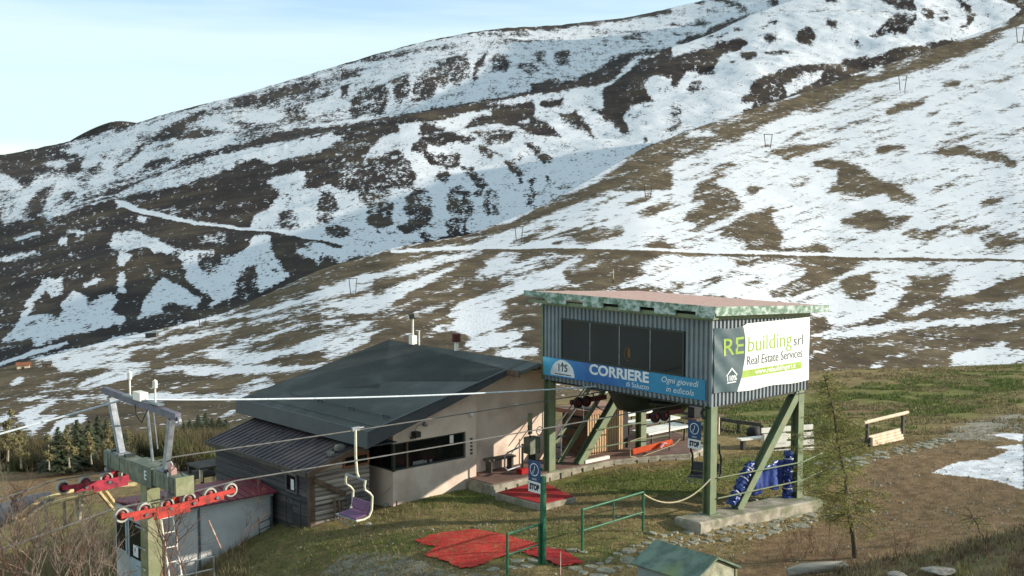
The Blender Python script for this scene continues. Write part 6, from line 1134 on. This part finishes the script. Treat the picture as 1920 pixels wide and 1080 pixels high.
dl = thing('dead_log', 'bleached grey dead log lying along the bottom edge left of the larch', 'log', at_Y(1535, 1066, 15.6)); m = MB(); m.tube([(-.42, 0, -.06), (-.2, .02, -.015), (.1, 0, .02), (.32, .01, .03), (.42, 0, .0)], [.06, .085, .075, .07, .03], 10); m.build('trunk', M_deadlog, dl, True); MB().tube([(.2, 0, .03), (.34, -.06, .12)], [.02, .01], 6).build('stub', M_deadlog, dl)
fl_ = thing('fallen_trunk', 'long grey fallen trunk lying behind the pole fence at left', 'log', (0, 0, 0)); MB().tube([at_Y(-40, 985, 33), at_Y(10, 962, 33.5), at_Y(55, 946, 34), at_Y(95, 934, 34.5)], [.34, .32, .28, .2], 10).build('trunk', mat('grey_fallen_bark', rgb(150, 148, 150), rgb(108, 106, 108), 4, .95, bump=.6), fl_, True)
sk = thing('leaning_stake', 'thin grey stake leaning at the lodge corner with a guy wire', 'stake', on_ground(745, 948)); MB().tube([(0, 0, -.1), (-.12, .05, .62)], .03, 6).build('stake', M_dwood, sk); MB().tube([(-.12, .05, .58), (-.5, .0, .25)], .008, 4).build('wire', M_alu, sk)
# ------------------------------------------------------------------ small things on the hillside
hp = ['nearest the lodge at left', 'left of the lodge roof mast, below the snow band', 'above the lodge ridge on the near slope', 'right of the gully edge at mid height', 'high on the slope near the dark gorge', 'near the top right crest of the slope', 'cut by the right picture edge high on the slope']
for i, (x, yb, yt) in enumerate([(380, 616, 590), (662, 549, 522), (973, 453, 425), (1215, 371, 345), (1440, 277, 252), (1692, 170, 142), (1912, 80, 52)]):
    p = layer_point(LC, x, yb); q = at_Y(x, yt, p.y); h = q.z - p.z; s = p.y / F
    t = thing('drag_lift_pylon', 'thin V-shaped drag lift pylon ' + hp[i], 'pylon', p, 0, 'drag lift pylons')
    for k in (-1, 1): MB().tube([(k * 4 * s, 0, -1), (k * 7.5 * s, 0, h)], s * .7, 6).build('leg', M_dwood, t)
    MB().tube([(-9 * s, 0, h), (9 * s, 0, h)], s * .6, 5).build('crossbar', M_dwood, t)
p = layer_point(LC, 1150, 530); q = at_Y(1150, 505, p.y); t = thing('marker_post', 'pale marker post with dark foot above the cabin roof', 'post', p); MB().tube([(0, 0, 0), (0, 0, q.z - p.z)], .12, 6).build('shaft', M_pole, t); MB().tube([(0, 0, -1), (0, 0, .9)], .25, 6).build('foot', M_dwood, t)
for i, (x, y, w_, mm, lab) in enumerate([(44, 690, 22, M_orangew, 'small brown hut at the far left foot of the slope'), (88, 688, 16, M_dwood, 'smaller grey hut right of the brown hut at far left')]):
    p = layer_point(LC, x, y); s = p.y / F; t = thing('far_hut', lab, 'hut', p, R(20), 'far huts'); W2 = w_ * s; MB().box(-W2 / 2, W2 / 2, -W2 / 2, W2 / 2, -.5, 6.5 * s).build('wall', M_lumber if i == 0 else M_timber, t)
    m = MB(); m.add([(-W2 * .6, -W2 * .6, 6.5 * s), (W2 * .6, -W2 * .6, 6.5 * s), (W2 * .6, W2 * .6, 6.5 * s), (-W2 * .6, W2 * .6, 6.5 * s), (-W2 * .6, 0, 11 * s), (W2 * .6, 0, 11 * s)], [(0, 1, 5, 4), (2, 3, 4, 5), (0, 4, 3), (1, 2, 5), (0, 3, 2, 1)]); m.build('roof', mm, t); MB().box(-W2 * .12, W2 * .1, -W2 / 2 - .05, -W2 / 2 - .01, 0, 4.2 * s).build('door', M_dwood, t)
p = layer_point(LD, 283, 596); t = thing('far_hut', 'tiny dark shed on the crest left of the leftmost pylon', 'hut', layer_point(LC, 285, 632), 0, 'far huts'); MB().box(-1.2, 1.2, -1, 1, -.5, 1.0).build('wall', M_dwood, t); MB().slab([(-1.5, -1.3, 1.0), (1.5, -1.3, 1.2), (1.5, 1.3, 1.2), (-1.5, 1.3, 1.0)], .1).build('roof', M_alu, t)

# ------------------------------------------------------------------ grass tufts and heath (uncountable)
def tufts(name, n, region, hmin, hmax, m, keep, seed, zf=None, lab=None, wid=.008):
    rs = np.random.RandomState(seed); out = []; tot = 0
    Yv = np.sqrt(rs.uniform(region[2] ** 2, region[3] ** 2, n)) if zf is None else rs.uniform(region[2], region[3], n)
    pxs = rs.uniform(region[0], region[1], n); X = (pxs - 960) / F * Yv
    if zf is None:
        Z = gz(X, Yv) + .10 * fbm(X / 2.2, Yv / 2.2, 4, 77) * np.clip((Yv - 20) / 10, .3, 1.6)
    else: X, Yv, Z = zf(rs, n)
    pX, pY = project(X, Yv, Z); k = keep(X, Yv, pX, pY, rs); X, Yv, Z = X[k], Yv[k], Z[k]; c = np.stack([X, Yv, Z - .01], -1); nb = 4; V = []
    for b in range(nb):
        a = rs.uniform(0, 6.283, len(c)); h = rs.uniform(hmin, hmax, len(c)); l = rs.uniform(.1, .7, len(c)) * h; off = np.stack([rs.normal(0, .03, len(c)), rs.normal(0, .03, len(c)), np.zeros(len(c))], -1)
        s = np.stack([-np.sin(a), np.cos(a), 0 * a], -1) * wid; tip = np.stack([np.cos(a) * l, np.sin(a) * l, h], -1); V.append(np.stack([c + off - s, c + off + s, c + off + tip], 1))
    V = np.concatenate(V).reshape(-1, 3).astype(np.float32); me = bpy.data.meshes.new(name); me.vertices.add(len(V)); me.vertices.foreach_set('co', V.ravel()); nf = len(V) // 3
    me.loops.add(len(V)); me.loops.foreach_set('vertex_index', np.arange(len(V), dtype=np.int32)); me.polygons.add(nf); me.polygons.foreach_set('loop_start', np.arange(0, len(V), 3, dtype=np.int32)); me.update(calc_edges=True); me.materials.append(m)
    o = bpy.data.objects.new(name, me); COL.objects.link(o); o['kind'] = 'stuff'
    if lab: o['label'] = lab; o['category'] = 'grass'
M_gdry = mat('dry_grass_blades', rgb(156, 140, 102), rgb(112, 98, 72), 1.5, .9); M_ggrn = mat('fresh_grass_blades', rgb(116, 126, 66), rgb(88, 100, 52), 1.5, .9); M_heath = mat('heath_blades', rgb(122, 92, 74), rgb(84, 64, 52), 2, .95, c3=rgb(140, 132, 82), s3=1.2)
def free(X, Y):
    q0 = X - ORI[0]; q1 = Y - ORI[1]; lx = CT * q0 + ST * q1; ly = -ST * q0 + CT * q1
    return ~(((lx > -2.6) & (lx < 9.7) & (ly > 5.5) & (ly < 12)) | ((lx > -7.6) & (lx < 1.4) & (ly > 7.2)) | ((lx > -1) & (lx < 4.6) & (abs(ly) < .55)) | ((lx > 4) & (lx < 9.7) & (ly > 4.8) & (ly < 12)))
def kg(X, Y, px, py, rs): g = sample(GRN, px, py); d = sample(DIRT, px, py); s = sample(GSN, px, py); return free(X, Y) & (rs.rand(len(X)) < g * 1.3 - .25) & (rs.rand(len(X)) > d) & (s < .3)
def kd(X, Y, px, py, rs): g = sample(GRN, px, py); d = sample(DIRT, px, py); s = sample(GSN, px, py); return free(X, Y) & (rs.rand(len(X)) > g * .8) & (rs.rand(len(X)) > d * .75) & (s < .3)
tufts('grass', 70000, (380, 1960, 23, 46), .03, .10, M_ggrn, kg, 1, lab='short fresh green grass on the yard'); tufts('dry_grass', 60000, (380, 1960, 23, 46), .025, .085, M_gdry, kd, 2, lab='flattened dry grass on the yard')
M_scrub = mat('muted_scrub', rgb(104, 92, 66), rgb(66, 60, 44), .6, .95, c3=rgb(86, 92, 52), s3=.35)
tufts('scrub_woodland', 30000, (-80, 455, 44, 78), .25, 1.5, M_scrub, lambda X, Y, a, b, rs: (b > 795 - .03 * a) & (b < 885) & (fbm(X / 3.0, Y / 5.0, 3, 8) > .0), 13, lab='low muted brown scrub between the left conifers', wid=.03)
tufts('field_grass', 45000, (1230, 1960, 44, 80), .05, .15, M_ggrn, lambda X, Y, a, b, rs: free(X, Y) & (fbm(X / 2.5, Y / 2.5, 3, 18) > -.02) & (rs.rand(len(X)) < sample(GRN, a, b) * 1.5), 14, lab='green grass on the field behind the station', wid=.02)
tufts('field_dry_grass', 22000, (1230, 1960, 44, 80), .05, .14, M_gdry, lambda X, Y, a, b, rs: free(X, Y) & (fbm(X / 2.0, Y / 2.0, 3, 28) > .0), 15, lab='dry tufts on the field behind the station', wid=.02)
tufts('rough_grass', 20000, (-60, 460, 18, 42), .08, .28, M_gdry, lambda X, Y, a, b, rs: free(X, Y) & (rs.rand(len(X)) < .8), 3, lab='long dry grass below the pole fence', wid=.010)
def bankpts(rs, n):
    h, w = BX.shape; r = rs.uniform(25, 66, n); c = rs.uniform(0, w - 1.01, n); ri, ci = r.astype(int), c.astype(int); return BX[ri, ci] + rs.normal(0, .04, n), BY[ri, ci] + rs.normal(0, .06, n), BZ[ri, ci]
tufts('heath', 9000, (0, 1, 1, 2), .03, .13, M_heath, lambda X, Y, a, b, rs: np.ones(len(X), bool), 4, bankpts, lab='low reddish-brown heath on the foreground bank', wid=.006)
tufts('bank_grass', 14000, (0, 1, 1, 2), .04, .12, M_gdry, lambda X, Y, a, b, rs: fbm(X / .7, Y / .7, 3, 4) > .02, 5, bankpts, lab='pale grass tufts on the foreground bank', wid=.006)
def pebbles(n, region, seed, lab, rmin, rmax):
    rs = np.random.RandomState(seed); Y = np.sqrt(rs.uniform(region[2] ** 2, region[3] ** 2, n)); X = (rs.uniform(region[0], region[1], n) - 960) / F * Y; k = free(X, Y) & (fbm(X / 1.5, Y / 1.5, 3, 61) > -.05); X, Y = X[k], Y[k]
    Z = gz(X, Y) + .10 * fbm(X / 2.2, Y / 2.2, 4, 77) * np.clip((Y - 20) / 10, .3, 1.6); m = MB()
    for x, y, z in zip(X, Y, Z):
        r = rmin + (rmax - rmin) * rs.rand() ** 3; a = rs.rand() * 6.28; q = [(x + r * math.cos(a + i * 1.571) * rs.uniform(.6, 1.1), y + r * math.sin(a + i * 1.571) * rs.uniform(.6, 1.1), z) for i in range(4)]; m.add(q + [(x + r * .2, y, z + r * rs.uniform(.4, .8)), (x, y, z - r * .4)], [(0, 1, 4), (1, 2, 4), (2, 3, 4), (3, 0, 4), (1, 0, 5), (2, 1, 5), (3, 2, 5), (0, 3, 5)])
    o = m.build('loose_pebbles', M_stone); o['kind'] = 'stuff'; o['label'] = lab; o['category'] = 'gravel'
pebbles(3200, (1150, 1960, 23, 42), 71, 'small loose stones on the brown earth at right', .012, .07); pebbles(1600, (420, 1100, 24, 31), 72, 'small loose stones on the yard by the red mats', .012, .06)
